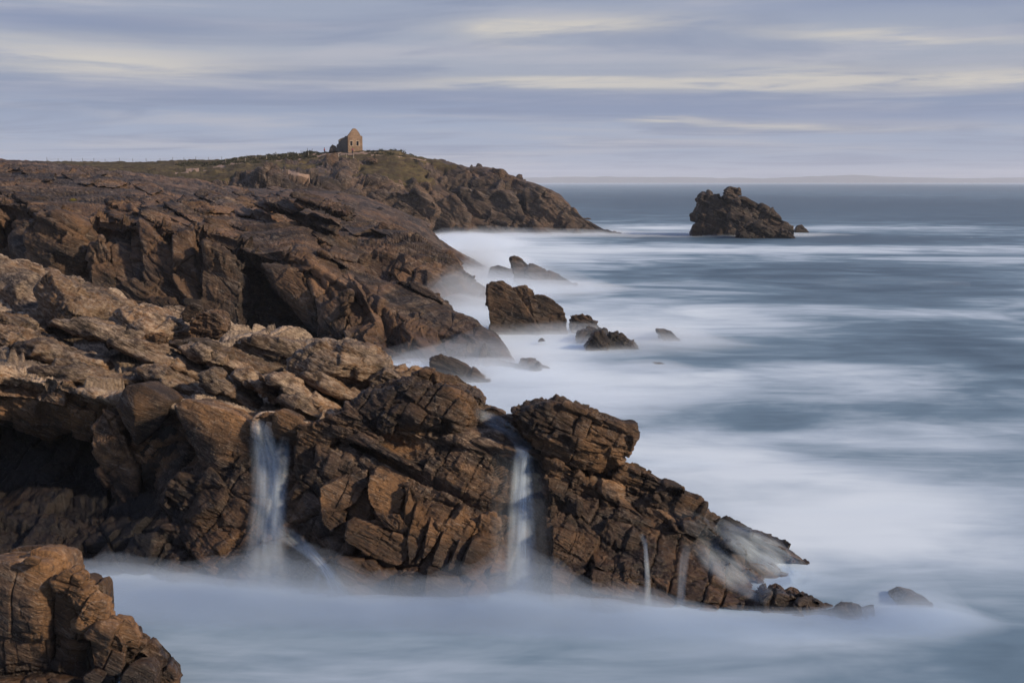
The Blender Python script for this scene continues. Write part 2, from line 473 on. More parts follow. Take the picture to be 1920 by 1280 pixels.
# ------------------------------------------------------------------ materials
def new_mat(name):
    m = bpy.data.materials.new(name); m.use_nodes = True
    t = NT(m.node_tree); t.n.clear()
    out = t.add('ShaderNodeOutputMaterial')
    return m, t, out
def rock_mat(name, dark, mid, ochre, pale, scale=1., wet=1.2, bump=.03, tilt=.45):
    m, t, out = new_mat(name)
    pos = t.add('ShaderNodeNewGeometry').outputs['Position']
    rotp = t.map(pos, rot=(0, -tilt, 0))
    bed = t.map(rotp, (1, 1, 3.5))
    lines = t.noise(t.map(rotp, (1., 1., 11.), loc=(2, 9, 4)), 1.25 * scale, 7, .66, .15)
    a = t.noise(pos, .35 * scale, 5, .6, .4)
    b = t.noise(t.map(bed, (1, 1, 1), loc=(5, 2, 1)), .8 * scale, 8, .68, .3)
    c = t.noise(pos, 5 * scale, 8, .72)
    d = t.noise(bed, 3.2 * scale, 7, .68, .2)
    sp = t.noise(pos, 14 * scale, 5, .75)
    pl = t.attr('pale')
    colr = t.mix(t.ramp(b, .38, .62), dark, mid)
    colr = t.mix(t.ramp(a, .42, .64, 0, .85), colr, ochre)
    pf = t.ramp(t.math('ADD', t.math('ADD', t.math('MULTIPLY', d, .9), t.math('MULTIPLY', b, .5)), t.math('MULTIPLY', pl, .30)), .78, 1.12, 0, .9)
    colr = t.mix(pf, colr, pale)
    colr = t.mix(t.ramp(lines, .47, .34, 0, .8), colr, (.018, .013, .010))
    colr = t.mix(t.ramp(lines, .56, .68, 0, .4), colr, pale)
    colr = t.mix(t.ramp(c, .36, .60, .6, 0), colr, t.mix(1., colr, (.36, .33, .32), 'MULTIPLY'))
    colr = t.mix(t.ramp(sp, .56, .70, 0, .5), colr, pale)
    colr = t.mix(t.ramp(sp, .46, .30, 0, .7), colr, (.02, .017, .015))
    colr = t.mix(1., colr, t.add('ShaderNodeCombineColor', ins={0: (tn := t.ramp(t.attr('tone'), -1.2, 1.2, .62, 1.42)), 1: tn, 2: tn}).outputs[0], 'MULTIPLY')
    bl = t.noise(t.map(pos, loc=(11, 3, 6)), .22 * scale, 6, .62, .6)
    colr = t.mix(t.ramp(bl, .52, .64, 0, .75), colr, t.mix(1., colr, (.32, .32, .34), 'MULTIPLY'))
    vq = t.noise(t.map(rotp, (.5, 1., 2.2), loc=(7, 1, 3)), .55 * scale, 5, .6, 1.2)
    vein = t.ramp(t.math('ABSOLUTE', t.math('SUBTRACT', vq, .5)), .003, .012, .2, 0)
    colr = t.mix(vein, colr, (.40, .34, .28))
    st = t.attr('stain')  # shade of recesses and cave, painted into the rock colour
    shade_f = t.ramp(t.math('ADD', st, t.math('MULTIPLY', t.math('SUBTRACT', t.noise(pos, .9 * scale, 5, .65), .5), 1.1)), .35, .75)
    colr = t.mix(t.math('MULTIPLY', shade_f, .88), colr, (.012, .011, .011))
    # tide-wet zone, dark with seaweed film
    z = t.add('ShaderNodeSeparateXYZ', ins={0: pos}).outputs[2]
    zz = t.math('ADD', z, t.math('MULTIPLY', t.math('SUBTRACT', t.noise(pos, .6, 4, .6), .5), wet * 2.2))
    wf = t.ramp(zz, wet * .3, wet * 1.6, 1, 0)
    colr = t.mix(t.math('MULTIPLY', wf, .75), colr, t.mix(1., colr, (.34, .34, .38), 'MULTIPLY'))
    rough = t.math('SUBTRACT', t.ramp(c, .3, .7, .60, .86), t.math('MULTIPLY', wf, .36))
    h = t.math('ADD', t.math('MULTIPLY', c, .7), t.math('ADD', t.math('MULTIPLY', d, .8), t.math('ADD', t.math('MULTIPLY', sp, .3), t.math('MULTIPLY', lines, .9))))
    bp = t.add('ShaderNodeBump', ins={'Strength': 1., 'Distance': bump, 'Height': h})
    p = t.add('ShaderNodeBsdfPrincipled', ins={'Base Color': colr, 'Roughness': rough, 'Normal': bp.outputs[0], 'Specular IOR Level': .35})
    t.l.new(p.outputs[0], out.inputs[0])
    return m
M_FG = rock_mat('rock_near', (.022, .015, .012), (.088, .055, .036), (.235, .126, .054), (.42, .33, .24), 1.0, 2.0, .09)
M_MID = rock_mat('rock_middle', (.020, .014, .011), (.078, .051, .034), (.165, .092, .047), (.33, .255, .185), .45, 1.6, .2)
M_FAR = rock_mat('rock_far', (.034, .025, .020), (.095, .066, .049), (.145, .088, .053), (.29, .24, .20), .22, 1.6, .5)

# ------------------------------------------------------------------ the clifftop the photograph is taken from, behind the camera
gx = np.linspace(-600, 60, 90); gy = np.linspace(-500, 6, 80)
GX_, GY_ = np.meshgrid(gx, gy)
gz = 11.2 + 10 * sstep(0, 200, -GY_) + 4 * fbm(np.stack([GX_.ravel() / 60, GY_.ravel() / 60, GX_.ravel() * 0], -1), 4, 51).reshape(GX_.shape) * sstep(2, 40, np.hypot(GX_, GY_))
gz -= 14 * sstep(8 + .12 * -GY_, 24 + .12 * -GY_, GX_) + 14 * sstep(-3, 5.5, GY_)
tag(mesh_np('ground', np.stack([GX_, GY_, gz], -1).reshape(-1, 3), grid_faces(90, 80), M_MID, None, True, {'stain': np.zeros(7200)}), 'rocky clifftop behind the camera', kind='structure')

def slab_on(base, outl, proud, gx=0., gy=0., thick=2., maker=None, name='rock_slab', follow=.6, **kw):
    bx, by, bD = base
    def bd(x, y):
        k = np.argmin((bx - x) ** 2 + (by - y) ** 2); return float(bD[k])
    o = np.array([p[:2] for p in outl], float); c = o.mean(0); D0 = bd(*c)
    pts = []
    for x, y in o:
        dv = follow * bd(x, y) + (1 - follow) * D0 + gx * (x - c[0]) + gy * (y - c[1]) - D0
        pts.append((x, y, float(np.clip(dv, -2.5 * thick, 1.5 * thick))))
    return maker(name, pts, D0 - proud, thick, **kw)

# ================================================================== the near cliff
near_cliff = tag(empty('near_cliff', (0, 38, 0)), 'brown blocky cliff in front with two waterfalls over its face', kind='structure')
X  = [-420, -200,   0,  100,  200,  300,  400,  480,  560,  640,  720,  800,  880,  950, 1010, 1080, 1160, 1240, 1320, 1400, 1480, 1560, 1640]
Rp = [ 470,  476, 492,  522,  562,  588,  606,  626,  636,  650,  680,  706,  750,  792,  815,  852,  880,  908,  950, 1020, 1095, 1150, 1190]
Rd = [  78,   74,  70,   68,   64,   60,   57,   55,   53,   51,   48,   45,   43,   42, 41.2, 40.8, 40.3, 39.7, 39.1,   38, 36.6, 35.6, 34.8]
Lp = [ 640,  660, 692,  712,  735,  752,  770,  792,  796,  796,  800,  810,  822,  836,  850,  895,  925,  955,  995, 1060, 1120, 1168, 1205]
Ld = [  44,   44,43.5,   43, 42.3, 41.6, 40.8, 39.8, 39.3, 39.1, 38.9, 38.7, 38.5, 38.4, 38.3, 38.1, 37.8, 37.4, 37.0, 36.3, 35.4, 34.7, 34.3]
Mp = [(a * .42 + b * .58) for a, b in zip(Rp, Lp)]
Mp[7] = 735; Mp[8] = 752; Mp[9] = 762; Mp[10] = 755
Md = [2.0 / (1 / a + 1 / b) for a, b in zip(Rd, Ld)]
Fd = [42.2, 42.2, 42.2, 42.2, 41.6, 40.2, 38.3, 37.9, 37.3, 36.8, 36.6, 36.4, 36.5, 36.9, 36.7, 36.2, 36.0, 35.8, 35.5, 35.1, 34.5, 34.1, 33.9]
Bd = [37.4, 37.4, 37.4, 37.5, 37.4, 37.0, 36.7, 36.2, 35.8, 35.3, 34.9, 34.6, 34.6, 34.9, 34.7, 34.4, 34.3, 34.2, 34.1, 34.0, 33.8, 33.6, 33.5]
ridge = at(X, Rp, Rd); lip = at(X, Lp, Ld); midr = at(X, Mp, Md)
edge = lip + np.array([0, -.22, -.55])
fz = lip[:, 2] * .45
Fd = np.array(Fd) - .35; Bd = np.array(Bd) - .65
face = at_z(X, Fd, fz); basew = at_z(X, Bd, np.full(len(X), .15)); deep = at_z(X, np.array(Bd) - .5, np.full(len(X), -1.6))
back1 = ridge + np.array([0, 2.2, -.9]); back2 = ridge + np.array([0, 6.0, 0]); back2[:, 2] = np.minimum(ridge[:, 2] - 5, -1.5)
G = net([back2, back1, ridge, midr, lip, edge, face, basew, deep], 820, 640)
nv, nu = G.shape[:2]
N0 = grid_normals(G); 
if N0[:, :, 2].mean() < 0: N0 = -N0
gpx, gpy = project(G)
# the recess under the left lip and the hollows behind both falls
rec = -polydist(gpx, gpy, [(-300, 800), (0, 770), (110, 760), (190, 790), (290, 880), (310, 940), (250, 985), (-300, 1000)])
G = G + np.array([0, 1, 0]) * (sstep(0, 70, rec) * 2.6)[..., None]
rec2 = -polydist(gpx, gpy, [(470, 850), (560, 860), (600, 960), (560, 1080), (470, 1080), (460, 900)])
G = G + np.array([0, 1, 0]) * (sstep(0, 50, rec2) * .4)[..., None]
rec3 = -polydist(gpx, gpy, [(915, 850), (1020, 860), (1030, 1000), (1040, 1200), (900, 1200), (930, 1000)])
G = G + np.array([0, 1, 0]) * (sstep(0, 40, rec3) * .7)[..., None]
# the long diagonal crack across the middle of the face
def seg_groove(gpx, gpy, pts, wpx):
    d = np.full(gpx.shape, 1e9)
    for (ax, ay), (bx, by) in zip(pts[:-1], pts[1:]):
        t = np.clip(((gpx - ax) * (bx - ax) + (gpy - ay) * (by - ay)) / ((bx - ax) ** 2 + (by - ay) ** 2), 0, 1)
        d = np.minimum(d, np.hypot(gpx - ax - t * (bx - ax), gpy - ay - t * (by - ay)))
    return 1 - sstep(0, wpx, d)
N0 = grid_normals(G)
if N0[:, :, 2].mean() < 0: N0 = -N0
P = G.reshape(-1, 3); N = N0.reshape(-1, 3)
fpx, fpy = gpx.ravel(), gpy.ravel()
NB = (fpx.copy(), fpy.copy(), P[:, 1].copy())
is_face = sstep(0, 40, np.interp(fpx, X, Lp) * -1 + fpy)            # 0 on the platform, 1 on the face
# platform: long thin slabs dipping to the right; face: blocks standing on the steep joints
Pa, ida, ea = rockify(P, N, frame(24, 12, 38), [3.2, 1.6, .40], off=.26, tilt=.08, crack=.16, cw=.04, sub=.40, off2=.06, crack2=.07,
                      lump=.36, lscale=2.2, lam=.05, lams=.10, fine=.03, fs=.3, chip=.4, chipa=.11, warp=.22, wscale=1.8, seed=3, soft=.10)
Pb, idb, eb = rockify(P, N, frame(27, -8, 0), [.95, 1.2, 1.7], off=.18, tilt=.16, crack=.24, cw=.035, sub=.40, off2=.07, crack2=.09,
                      lump=.30, lscale=1.8, lam=.035, lams=.09, fine=.04, fs=.25, warp=.16, wscale=1.2, seed=21)
f1 = is_face[:, None]
P2 = Pa * (1 - f1) + Pb * f1
ids = np.where(is_face > .5, idb | np.uint32(1), ida & np.uint32(0xfffffffe))
gr = seg_groove(fpx, fpy, [(600, 800), (700, 850), (800, 900), (900, 945), (960, 965)], 11) * .45
gr = np.maximum(gr, seg_groove(fpx, fpy, [(640, 850), (690, 890), (700, 960), (640, 1010)], 7) * .25)
P2 = P2 - N * gr[:, None]
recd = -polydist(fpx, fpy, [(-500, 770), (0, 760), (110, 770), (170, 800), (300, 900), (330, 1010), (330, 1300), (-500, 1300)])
stain = sstep(-10, 70, recd) * 1.0 + sstep(0, 60, rec2.ravel()) * .25  # shade under the left lip and behind the first fall, painted as colour
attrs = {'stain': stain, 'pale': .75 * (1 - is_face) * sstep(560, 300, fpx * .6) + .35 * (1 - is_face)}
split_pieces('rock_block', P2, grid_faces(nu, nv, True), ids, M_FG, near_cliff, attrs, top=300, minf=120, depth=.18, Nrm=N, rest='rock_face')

def seed_pale(k): return 100 <= k < 136
def near(name, outl, D, thick, **kw):
    kw.setdefault('mat', M_FG); m = kw.pop('mat')
    kw.setdefault('parent', near_cliff); pa = kw.pop('parent')
    d = dict(lump=.12, lscale=1.2, lam=.03, lams=.09, fine=.03, fs=.22, warp=.12, wscale=1., off=.12, tilt=.16, crack=.12, cw=.03, off2=.05, crack2=.06)
    d.update(kw)
    d['pale'] = d.get('pale', .7 if seed_pale(d.get('seed', 0)) else 0.)
    return hull_rock(name, outl, D, thick, m, pa, **d)
# lumps of paler stone along the back of the platform
near('rock_knoll', [(-60, 500), (10, 486), (45, 520), (120, 560), (215, 590), (230, 640), (-60, 660)], 60, 6, size=[1.6, 1.6, .5], R=frame(20, 10, 10), seed=101, lump=.3, bulge=[(60, 600, -4)])
near('rock_knoll', [(60, 525), (95, 514), (150, 538), (195, 560), (212, 585), (200, 620), (60, 620)], 54, 5, size=[1.4, 1.5, .38], R=frame(28, 12, 14), seed=102, lump=.28, bulge=[(140, 590, -2.5)])
near('rock_knoll', [(195, 590), (230, 572), (280, 576), (330, 590), (352, 620), (345, 650), (190, 655)], 51, 4, size=[1.3, 1.4, .36], R=frame(18, -8, 10), seed=103, lump=.26, bulge=[(270, 620, -2)])
near('rock_knoll', [(-80, 590), (0, 590), (30, 600), (48, 618), (40, 640), (-80, 650)], 50, 4, size=[1.2, 1.4, .4], seed=104)
near('rock_knoll', [(525, 690), (545, 660), (590, 642), (650, 640), (700, 655), (735, 690), (728, 722), (660, 745), (540, 740)], 44, 4, size=[1.1, 1.2, .62], R=frame(10, 8, 6), seed=105, crack=.14, lump=.14, bulge=[(640, 690, -1.2)])
near('rock_knoll', [(430, 640), (480, 630), (560, 640), (580, 680), (520, 720), (400, 690)], 49, 4, size=[2.0, 1.4, .4], R=frame(18, 8, 8), seed=106)
near('rock_block', [(690, 705), (720, 690), (762, 712), (775, 745), (740, 770), (690, 760)], 43, 2.5, size=[1., 1.1, .5], R=frame(14), seed=107)
# slabs dipping to the right across the platform
rs = random.Random(5)
for k, (x0, y0, x1, y1, h, D) in enumerate([(180, 640, 420, 720, 34, 46), (300, 640, 520, 705, 30, 47), (0, 645, 200, 690, 36, 46), (40, 690, 260, 720, 30, 43.5),
        (360, 700, 480, 765, 34, 42.5), (430, 700, 540, 760, 26, 43), (470, 705, 640, 780, 20, 42), (520, 745, 620, 795, 22, 40.6), (250, 690, 370, 745, 32, 43.4),
        (80, 600, 330, 660, 34, 49), (330, 650, 470, 700, 30, 46), (-60, 620, 120, 660, 40, 48), (560, 700, 690, 760, 26, 43)]):
    near('rock_slab', [(x0, y0), (x0 + (x1 - x0) * .3, y0 - h * .25), (x1, y1 - h * .3), (x1 + 6, y1 + h * .3), (x0 + (x1 - x0) * .25, y0 + h)], D, 1.8,
         size=[1.4, 1.2, .30], R=frame(20 + rs.random() * 10, 12, 30), seed=120 + k, sub=5, bulge=[((x0 + x1) / 2, (y0 + y1) / 2 + h * .2, -.5)], k=24)
# the triangular slab left of the first fall, the wedge boulder beside it, and the blocks below, several with shade painted in
near('rock_slab', [(325, 760), (345, 745), (372, 752), (440, 775), (482, 800), (478, 860), (468, 960), (440, 1015), (400, 920)], 39.2, 2.6,
     size=[2.3, 2.5, .8], off=.02, tilt=.02, crack=.06, cw=.02, off2=.015, crack2=.03, R=frame(14), seed=141, k=60, lam=.026, lams=.08, lump=.05, chip=.25, chipa=.08, fine=.018, bulge=[(400, 830, -.35)], sub=7)
near('rock_slab', [(215, 760), (235, 722), (262, 715), (300, 735), (322, 752), (300, 800), (255, 838), (232, 800)], 40.6, 2.2,
     size=None, R=frame(70), seed=142, k=40, lump=.06, lam=.02, chipa=.06, fine=.014, bulge=[(250, 770, -.7)])
near('rock_slab', [(165, 790), (185, 760), (215, 770), (235, 830), (260, 880), (255, 960), (215, 960), (180, 880)], 40.6, 2.2,
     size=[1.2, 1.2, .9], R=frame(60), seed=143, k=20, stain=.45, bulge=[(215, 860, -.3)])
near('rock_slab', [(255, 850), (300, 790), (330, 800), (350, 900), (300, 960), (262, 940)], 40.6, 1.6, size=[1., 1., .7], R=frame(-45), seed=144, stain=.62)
near('rock_block', [(292, 930), (325, 880), (400, 905), (402, 960), (385, 1000), (330, 1000)], 38.4, 2.2, size=[1.6, 1.4, .34], R=frame(32, 0, 10), seed=145, lam=.05, stain=.1)
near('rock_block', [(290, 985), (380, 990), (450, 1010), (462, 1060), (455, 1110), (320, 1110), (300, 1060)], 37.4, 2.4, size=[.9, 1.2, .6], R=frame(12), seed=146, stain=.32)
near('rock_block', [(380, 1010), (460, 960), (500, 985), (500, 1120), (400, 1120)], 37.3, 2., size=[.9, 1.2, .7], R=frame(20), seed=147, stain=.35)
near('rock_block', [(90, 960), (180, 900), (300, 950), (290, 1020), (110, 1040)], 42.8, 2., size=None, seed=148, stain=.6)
# big flat-faced blocks of the face, edges sharp, each turned a little its own way
def fblock(outl, proud, gx, gy=0., thick=1.5, name='rock_block', **kw):
    d = dict(maker=near, size=[1.1, 1.0, .42], off=.03, tilt=.035, crack=.07, cw=.018, off2=.022, crack2=.05, cw2=.013, k=44, lump=.06, chip=.22, chipa=.13, fine=.022, lam=.034, lams=.07, sub=6, shrink=.95, R=frame(27, 0, 10))
    d.update(kw); return slab_on(NB, outl, proud - .13, gx * .8, gy, thick, name=name, **d)
FB = [([(588, 852), (630, 836), (646, 850), (640, 880), (602, 892), (590, 872)], .55, .006), ([(634, 852), (662, 866), (652, 888), (632, 882)], .5, .004),
 ([(655, 868), (692, 878), (688, 908), (668, 942), (640, 962), (600, 962), (594, 912), (642, 892)], .5, .009), ([(600, 955), (642, 966), (650, 962), (642, 982), (620, 998), (604, 982)], .4, .006),
 ([(690, 892), (726, 890), (762, 900), (767, 916), (746, 962), (732, 986), (702, 962), (686, 936)], .45, .007), ([(702, 962), (746, 966), (767, 990), (756, 1002), (722, 988)], .4, -.004),
 ([(762, 908), (788, 918), (776, 962), (764, 1010), (754, 1000), (768, 950)], .5, .010), ([(790, 920), (815, 930), (800, 985), (782, 1040), (766, 1062), (762, 1012), (778, 960)], .45, .010),
 ([(818, 932), (842, 940), (826, 1000), (802, 1040), (790, 1050), (804, 985)], .5, .010), ([(846, 940), (872, 948), (858, 1010), (830, 1070), (806, 1060), (830, 1000)], .42, .010),
 ([(874, 950), (902, 962), (882, 1015), (856, 1064), (838, 1070), (862, 1010)], .46, .010),
 ([(650, 978), (700, 988), (768, 1012), (764, 1050), (748, 1062), (690, 1042), (642, 1012)], .45, .004), ([(630, 1048), (700, 1052), (732, 1092), (722, 1135), (660, 1120), (628, 1085)], .45, .005),
 ([(884, 1012), (930, 964), (944, 1000), (922, 1062), (884, 1092), (862, 1072)], .5, .007), ([(738, 1082), (780, 1072), (792, 1112), (762, 1145), (734, 1125)], .4, .006), ([(800, 1064), (860, 1082), (872, 1132), (812, 1155), (796, 1112)], .4, .005),
 ([(764, 850), (792, 842), (832, 862), (812, 884), (772, 872)], .5, .004), ([(552, 800), (610, 798), (622, 830), (600, 850), (556, 842)], .5, .004), ([(1030, 905), (1085, 930), (1080, 985), (1030, 980)], .4, .005),
 ([(1118, 1002), (1142, 968), (1200, 1006), (1214, 1030), (1172, 1050)], .7, .004, -.004), ([(1112, 1012), (1170, 1054), (1164, 1085), (1112, 1060)], .6, .006), ([(1170, 1056), (1215, 1036), (1205, 1080), (1168, 1090)], .6, .012),
 ([(1110, 1068), (1200, 1092), (1196, 1125), (1108, 1110)], .5, .004), ([(1106, 1115), (1194, 1130), (1190, 1160), (1104, 1160)], .5, .003), ([(1036, 990), (1096, 1000), (1100, 1060), (1036, 1060)], .35, .004), ([(1034, 1068), (1098, 1068), (1096, 1150), (1034, 1150)], .35, .004)]
for k, f in enumerate(FB):
    fblock(f[0], f[1], f[2], f[3] if len(f) > 3 else 0., seed=700 + k)
lipk = dict(lump=.05, size=[.9, .9, .4], off=.03, tilt=.04, crack=.06, cw=.02, chipa=.12, k=40, R=frame(26, 0, 10))
near('rock_block', [(552, 798), (610, 790), (646, 812), (608, 840), (556, 838)], 38.35, 1.6, seed=742, **lipk)
near('rock_block', [(596, 786), (650, 768), (698, 800), (640, 822)], 38.5, 1.6, seed=743, **lipk)
near('rock_slab', [(462, 800), (476, 780), (516, 774), (534, 790), (526, 816), (480, 824)], 38.95, 1.8, seed=744, **lipk)
near('rock_block', [(612, 800), (690, 806), (720, 826), (650, 836)], 38.3, 1.4, seed=750, **lipk)
for k, o in enumerate([[(-40, 690), (10, 686), (62, 700), (72, 748), (-40, 740)], [(66, 700), (126, 714), (122, 762), (72, 752)], [(122, 714), (165, 700), (216, 726), (214, 766), (150, 772)], [(20, 740), (120, 756), (150, 800), (90, 830), (20, 800)], [(130, 768), (180, 770), (170, 830), (135, 820)]]):
    fblock(o, .75 - .1 * (k > 2), .002, seed=745 + k, stain=.0 if k < 3 else .35, pale=.4 if k < 3 else 0.)  # lower ones get painted recess shade
fblock([(606, 800), (680, 812), (764, 848), (800, 868), (796, 886), (700, 842), (640, 818)], .75, 0., 0., 1.4, name='rock_slab', seed=740, follow=.9)
fblock([(800, 866), (860, 888), (930, 920), (956, 952), (940, 956), (880, 926), (800, 890)], .7, 0., 0., 1.4, name='rock_slab', seed=741, follow=.9)
# first big knoll above the face
near('rock_knoll', [(600, 795), (640, 762), (668, 742), (720, 738), (770, 712), (800, 722), (850, 728), (888, 745), (900, 770), (898, 815), (870, 840), (780, 830), (690, 840)], 39.1, 3.6,
     size=[.62, 1.0, .95], R=frame(30, -6), seed=151, k=26, off=.11, tilt=.22, crack=.17, cw=.032, bulge=[(760, 775, -.9), (840, 790, -1.0), (680, 800, -.7)], sub=7)
near('rock_block', [(768, 705), (795, 692), (822, 700), (822, 730), (775, 735)], 40.2, 1.2, size=[.5, .6, .5], seed=152)
near('rock_block', [(818, 712), (850, 722), (905, 745), (910, 760), (880, 770), (820, 750)], 42.5, 1.8, size=[.9, .9, .6], seed=153)
near('rock_block', [(905, 765), (925, 762), (948, 775), (950, 790), (905, 792)], 41.8, 1.2, size=None, seed=154)
# lower buttresses of the face
near('rock_buttress', [(590, 830), (640, 845), (700, 880), (690, 960), (640, 1010), (610, 980), (585, 900)], 37.9, 2., size=[.75, 1., .85], R=frame(30), seed=155, bulge=[(640, 920, -.5)], crack=.12)
near('rock_buttress', [(545, 830), (590, 825), (620, 960), (650, 1050), (620, 1060), (575, 960)], 38.2, 1.6, size=[2.2, 1.6, 1.6], R=frame(65), seed=156, lump=.16)
near('rock_buttress', [(690, 900), (760, 900), (890, 960), (900, 1010), (870, 1110), (760, 1100), (690, 1050)], 36.9, 2.2, size=[.42, .9, 1.5], R=frame(30, -5), seed=157, tilt=.3, crack=.16, bulge=[(800, 1000, -.4)], sub=7)
near('rock_buttress', [(600, 1040), (690, 1000), (770, 1040), (800, 1110), (790, 1160), (620, 1160)], 35.9, 2.2, size=[.9, 1.1, .9], R=frame(32), seed=158, bulge=[(700, 1090, -.4)])
near('rock_buttress', [(480, 1010), (540, 990), (610, 1060), (640, 1120), (620, 1160), (470, 1160)], 36.2, 2., size=[2., 1.6, 1.2], R=frame(40), seed=159, stain=.15, bulge=[(560, 1090, -.3)])
near('rock_buttress', [(870, 970), (930, 960), (960, 1060), (940, 1160), (860, 1160), (850, 1080)], 35.9, 1.8, size=[.5, .9, 1.], R=frame(30), seed=160)
# second knoll, overhanging to the right
near('rock_knoll', [(948, 772), (985, 765), (1025, 751), (1065, 757), (1110, 770), (1180, 796), (1194, 800), (1195, 825), (1165, 868), (1110, 900), (1040, 880), (1000, 830)], 38.4, 3.2,
     size=[.85, 1., .45], R=frame(24, -12, 8), seed=161, k=26, off=.12, tilt=.2, crack=.15, cw=.032, bulge=[(1080, 830, -.8), (1150, 835, -.5)], sub=7)
near('rock_block', [(945, 790), (990, 785), (1020, 800), (1020, 830), (985, 822)], 38.9, 1.4, size=[.7, .7, .35], seed=162)
near('rock_buttress', [(1025, 850), (1060, 870), (1100, 900), (1120, 930), (1080, 980), (1025, 980)], 37.9, 1.6, size=[.6, .8, .5], R=frame(15), seed=163)
near('rock_buttress', [(1020, 900), (1090, 930), (1120, 1000), (1110, 1160), (1020, 1160)], 36.7, 2., size=[1.1, 1.1, 1.5], R=frame(22), seed=164, bulge=[(1060, 1050, -.2)])
near('rock_buttress', [(1115, 1000), (1140, 965), (1200, 1005), (1215, 1040), (1180, 1090), (1170, 1160), (1105, 1160)], 36.2, 2., size=[1.3, 1.2, .8], R=frame(24), seed=165, bulge=[(1165, 1060, -.4)], k=24)
near('rock_block', [(1140, 900), (1170, 868), (1230, 890), (1258, 920), (1240, 950), (1180, 945)], 37.9, 1.8, size=[1., .9, .3], R=frame(22, -8), seed=166, lam=.05)
near('rock_block', [(1180, 950), (1250, 905), (1310, 930), (1328, 942), (1325, 965), (1290, 990), (1220, 1000)], 37.5, 1.8, size=[.75, .8, .4], R=frame(26, -8), seed=167, crack=.12)
near('rock_block', [(1215, 1000), (1300, 970), (1340, 985), (1362, 1005), (1350, 1045), (1290, 1080), (1230, 1090)], 36.7, 1.8, size=[.55, .7, .4], R=frame(28, -8), seed=168, crack=.13)
near('rock_buttress', [(1200, 1080), (1290, 1060), (1340, 1100), (1350, 1170), (1210, 1170)], 35.4, 1.8, size=[.6, .8, .8], R=frame(30), seed=169)
near('rock_block', [(1340, 1025), (1370, 1012), (1400, 1030), (1408, 1055), (1370, 1070), (1340, 1060)], 36.5, 1.2, size=[.6, .6, .4], seed=170)
near('rock_block', [(1310, 1080), (1360, 1060), (1420, 1075), (1450, 1110), (1400, 1135), (1330, 1130)], 35.7, 1.4, size=[.4, .5, .3], seed=171, crack=.1)
near('rock_slab', [(1352, 985), (1400, 995), (1450, 1012), (1515, 1045), (1534, 1068), (1530, 1092), (1420, 1090), (1370, 1050)], 37.4, 2.4, size=[2.4, 2., .7], R=frame(24, -8), seed=172, off=.05, lump=.1, sub=7)

# ------------------------------------------------------------------ the rock at the bottom left corner
corner = tag(empty('corner_rock', (-11, 27, 0)), 'jointed brown rock standing in the misty water at the bottom left corner', 'rock')
cr_kw = dict(parent=corner, lump=.08, lam=.010, fine=.014, fs=.16, warp=.1, off2=.02, crack2=.03, chipa=.10)
near('rock_block', [(-60, 1055), (20, 1048), (60, 1045), (90, 1055), (100, 1080), (104, 1180), (112, 1300), (-60, 1300)], 27.2, 2.5, size=[1.05, 1.3, 1.3], R=frame(4), seed=201, k=26, off=.06, tilt=.10, crack=.09, cw=.032, bulge=[(60, 1150, -.5)], sub=7, **cr_kw)
near('rock_block', [(98, 1096), (130, 1092), (158, 1112), (168, 1190), (166, 1300), (104, 1300), (100, 1190)], 27.15, 2., size=[.9, 1., .8], R=frame(6), seed=211, k=30, off=.07, crack=.09, bulge=[(135, 1190, -.25)], sub=7, **cr_kw)
near('rock_block', [(100, 1085), (125, 1068), (150, 1085), (157, 1108), (130, 1120), (105, 1110)], 27.0, .9, size=[.5, .5, .25], R=frame(20), seed=202, k=20, **cr_kw)
near('rock_block', [(130, 1115), (160, 1112), (190, 1130), (192, 1170), (175, 1180), (150, 1170)], 26.9, .8, size=[.6, .6, .5], seed=203, k=22, **cr_kw)
near('rock_block', [(163, 1190), (185, 1172), (225, 1190), (238, 1210), (228, 1262), (205, 1270), (168, 1250)], 26.6, .8, size=[1.2, 1.2, .9], seed=204, k=30, crack=.06, **cr_kw)
near('rock_block', [(195, 1165), (230, 1168), (246, 1190), (240, 1230), (200, 1200)], 27.2, .8, size=[.8, .8, .6], seed=205, k=20, **cr_kw)
near('rock_block', [(225, 1205), (262, 1195), (300, 1230), (328, 1260), (338, 1300), (220, 1300)], 27.2, 1., size=[.9, 1., .7], R=frame(40), seed=206, k=16, **cr_kw)
near('rock_block', [(225, 1262), (245, 1242), (275, 1243), (292, 1262), (295, 1300), (215, 1300)], 26.5, .8, size=None, seed=207, k=14, **cr_kw)
near('rock_block', [(156, 1268), (175, 1258), (195, 1268), (190, 1282), (158, 1280)], 26.2, .4, size=None, seed=208, k=16, sub=5, **cr_kw)
near('rock_block', [(40, 1050), (55, 1043), (72, 1049), (70, 1060), (42, 1060)], 27.0, .4, size=None, seed=209, k=14, sub=4, **cr_kw)
near('rock_block', [(-60, 1280), (120, 1275), (200, 1290), (190, 1340), (-60, 1360)], 26.4, 1.5, size=[.9, .9, .6], seed=210, k=18, **cr_kw)

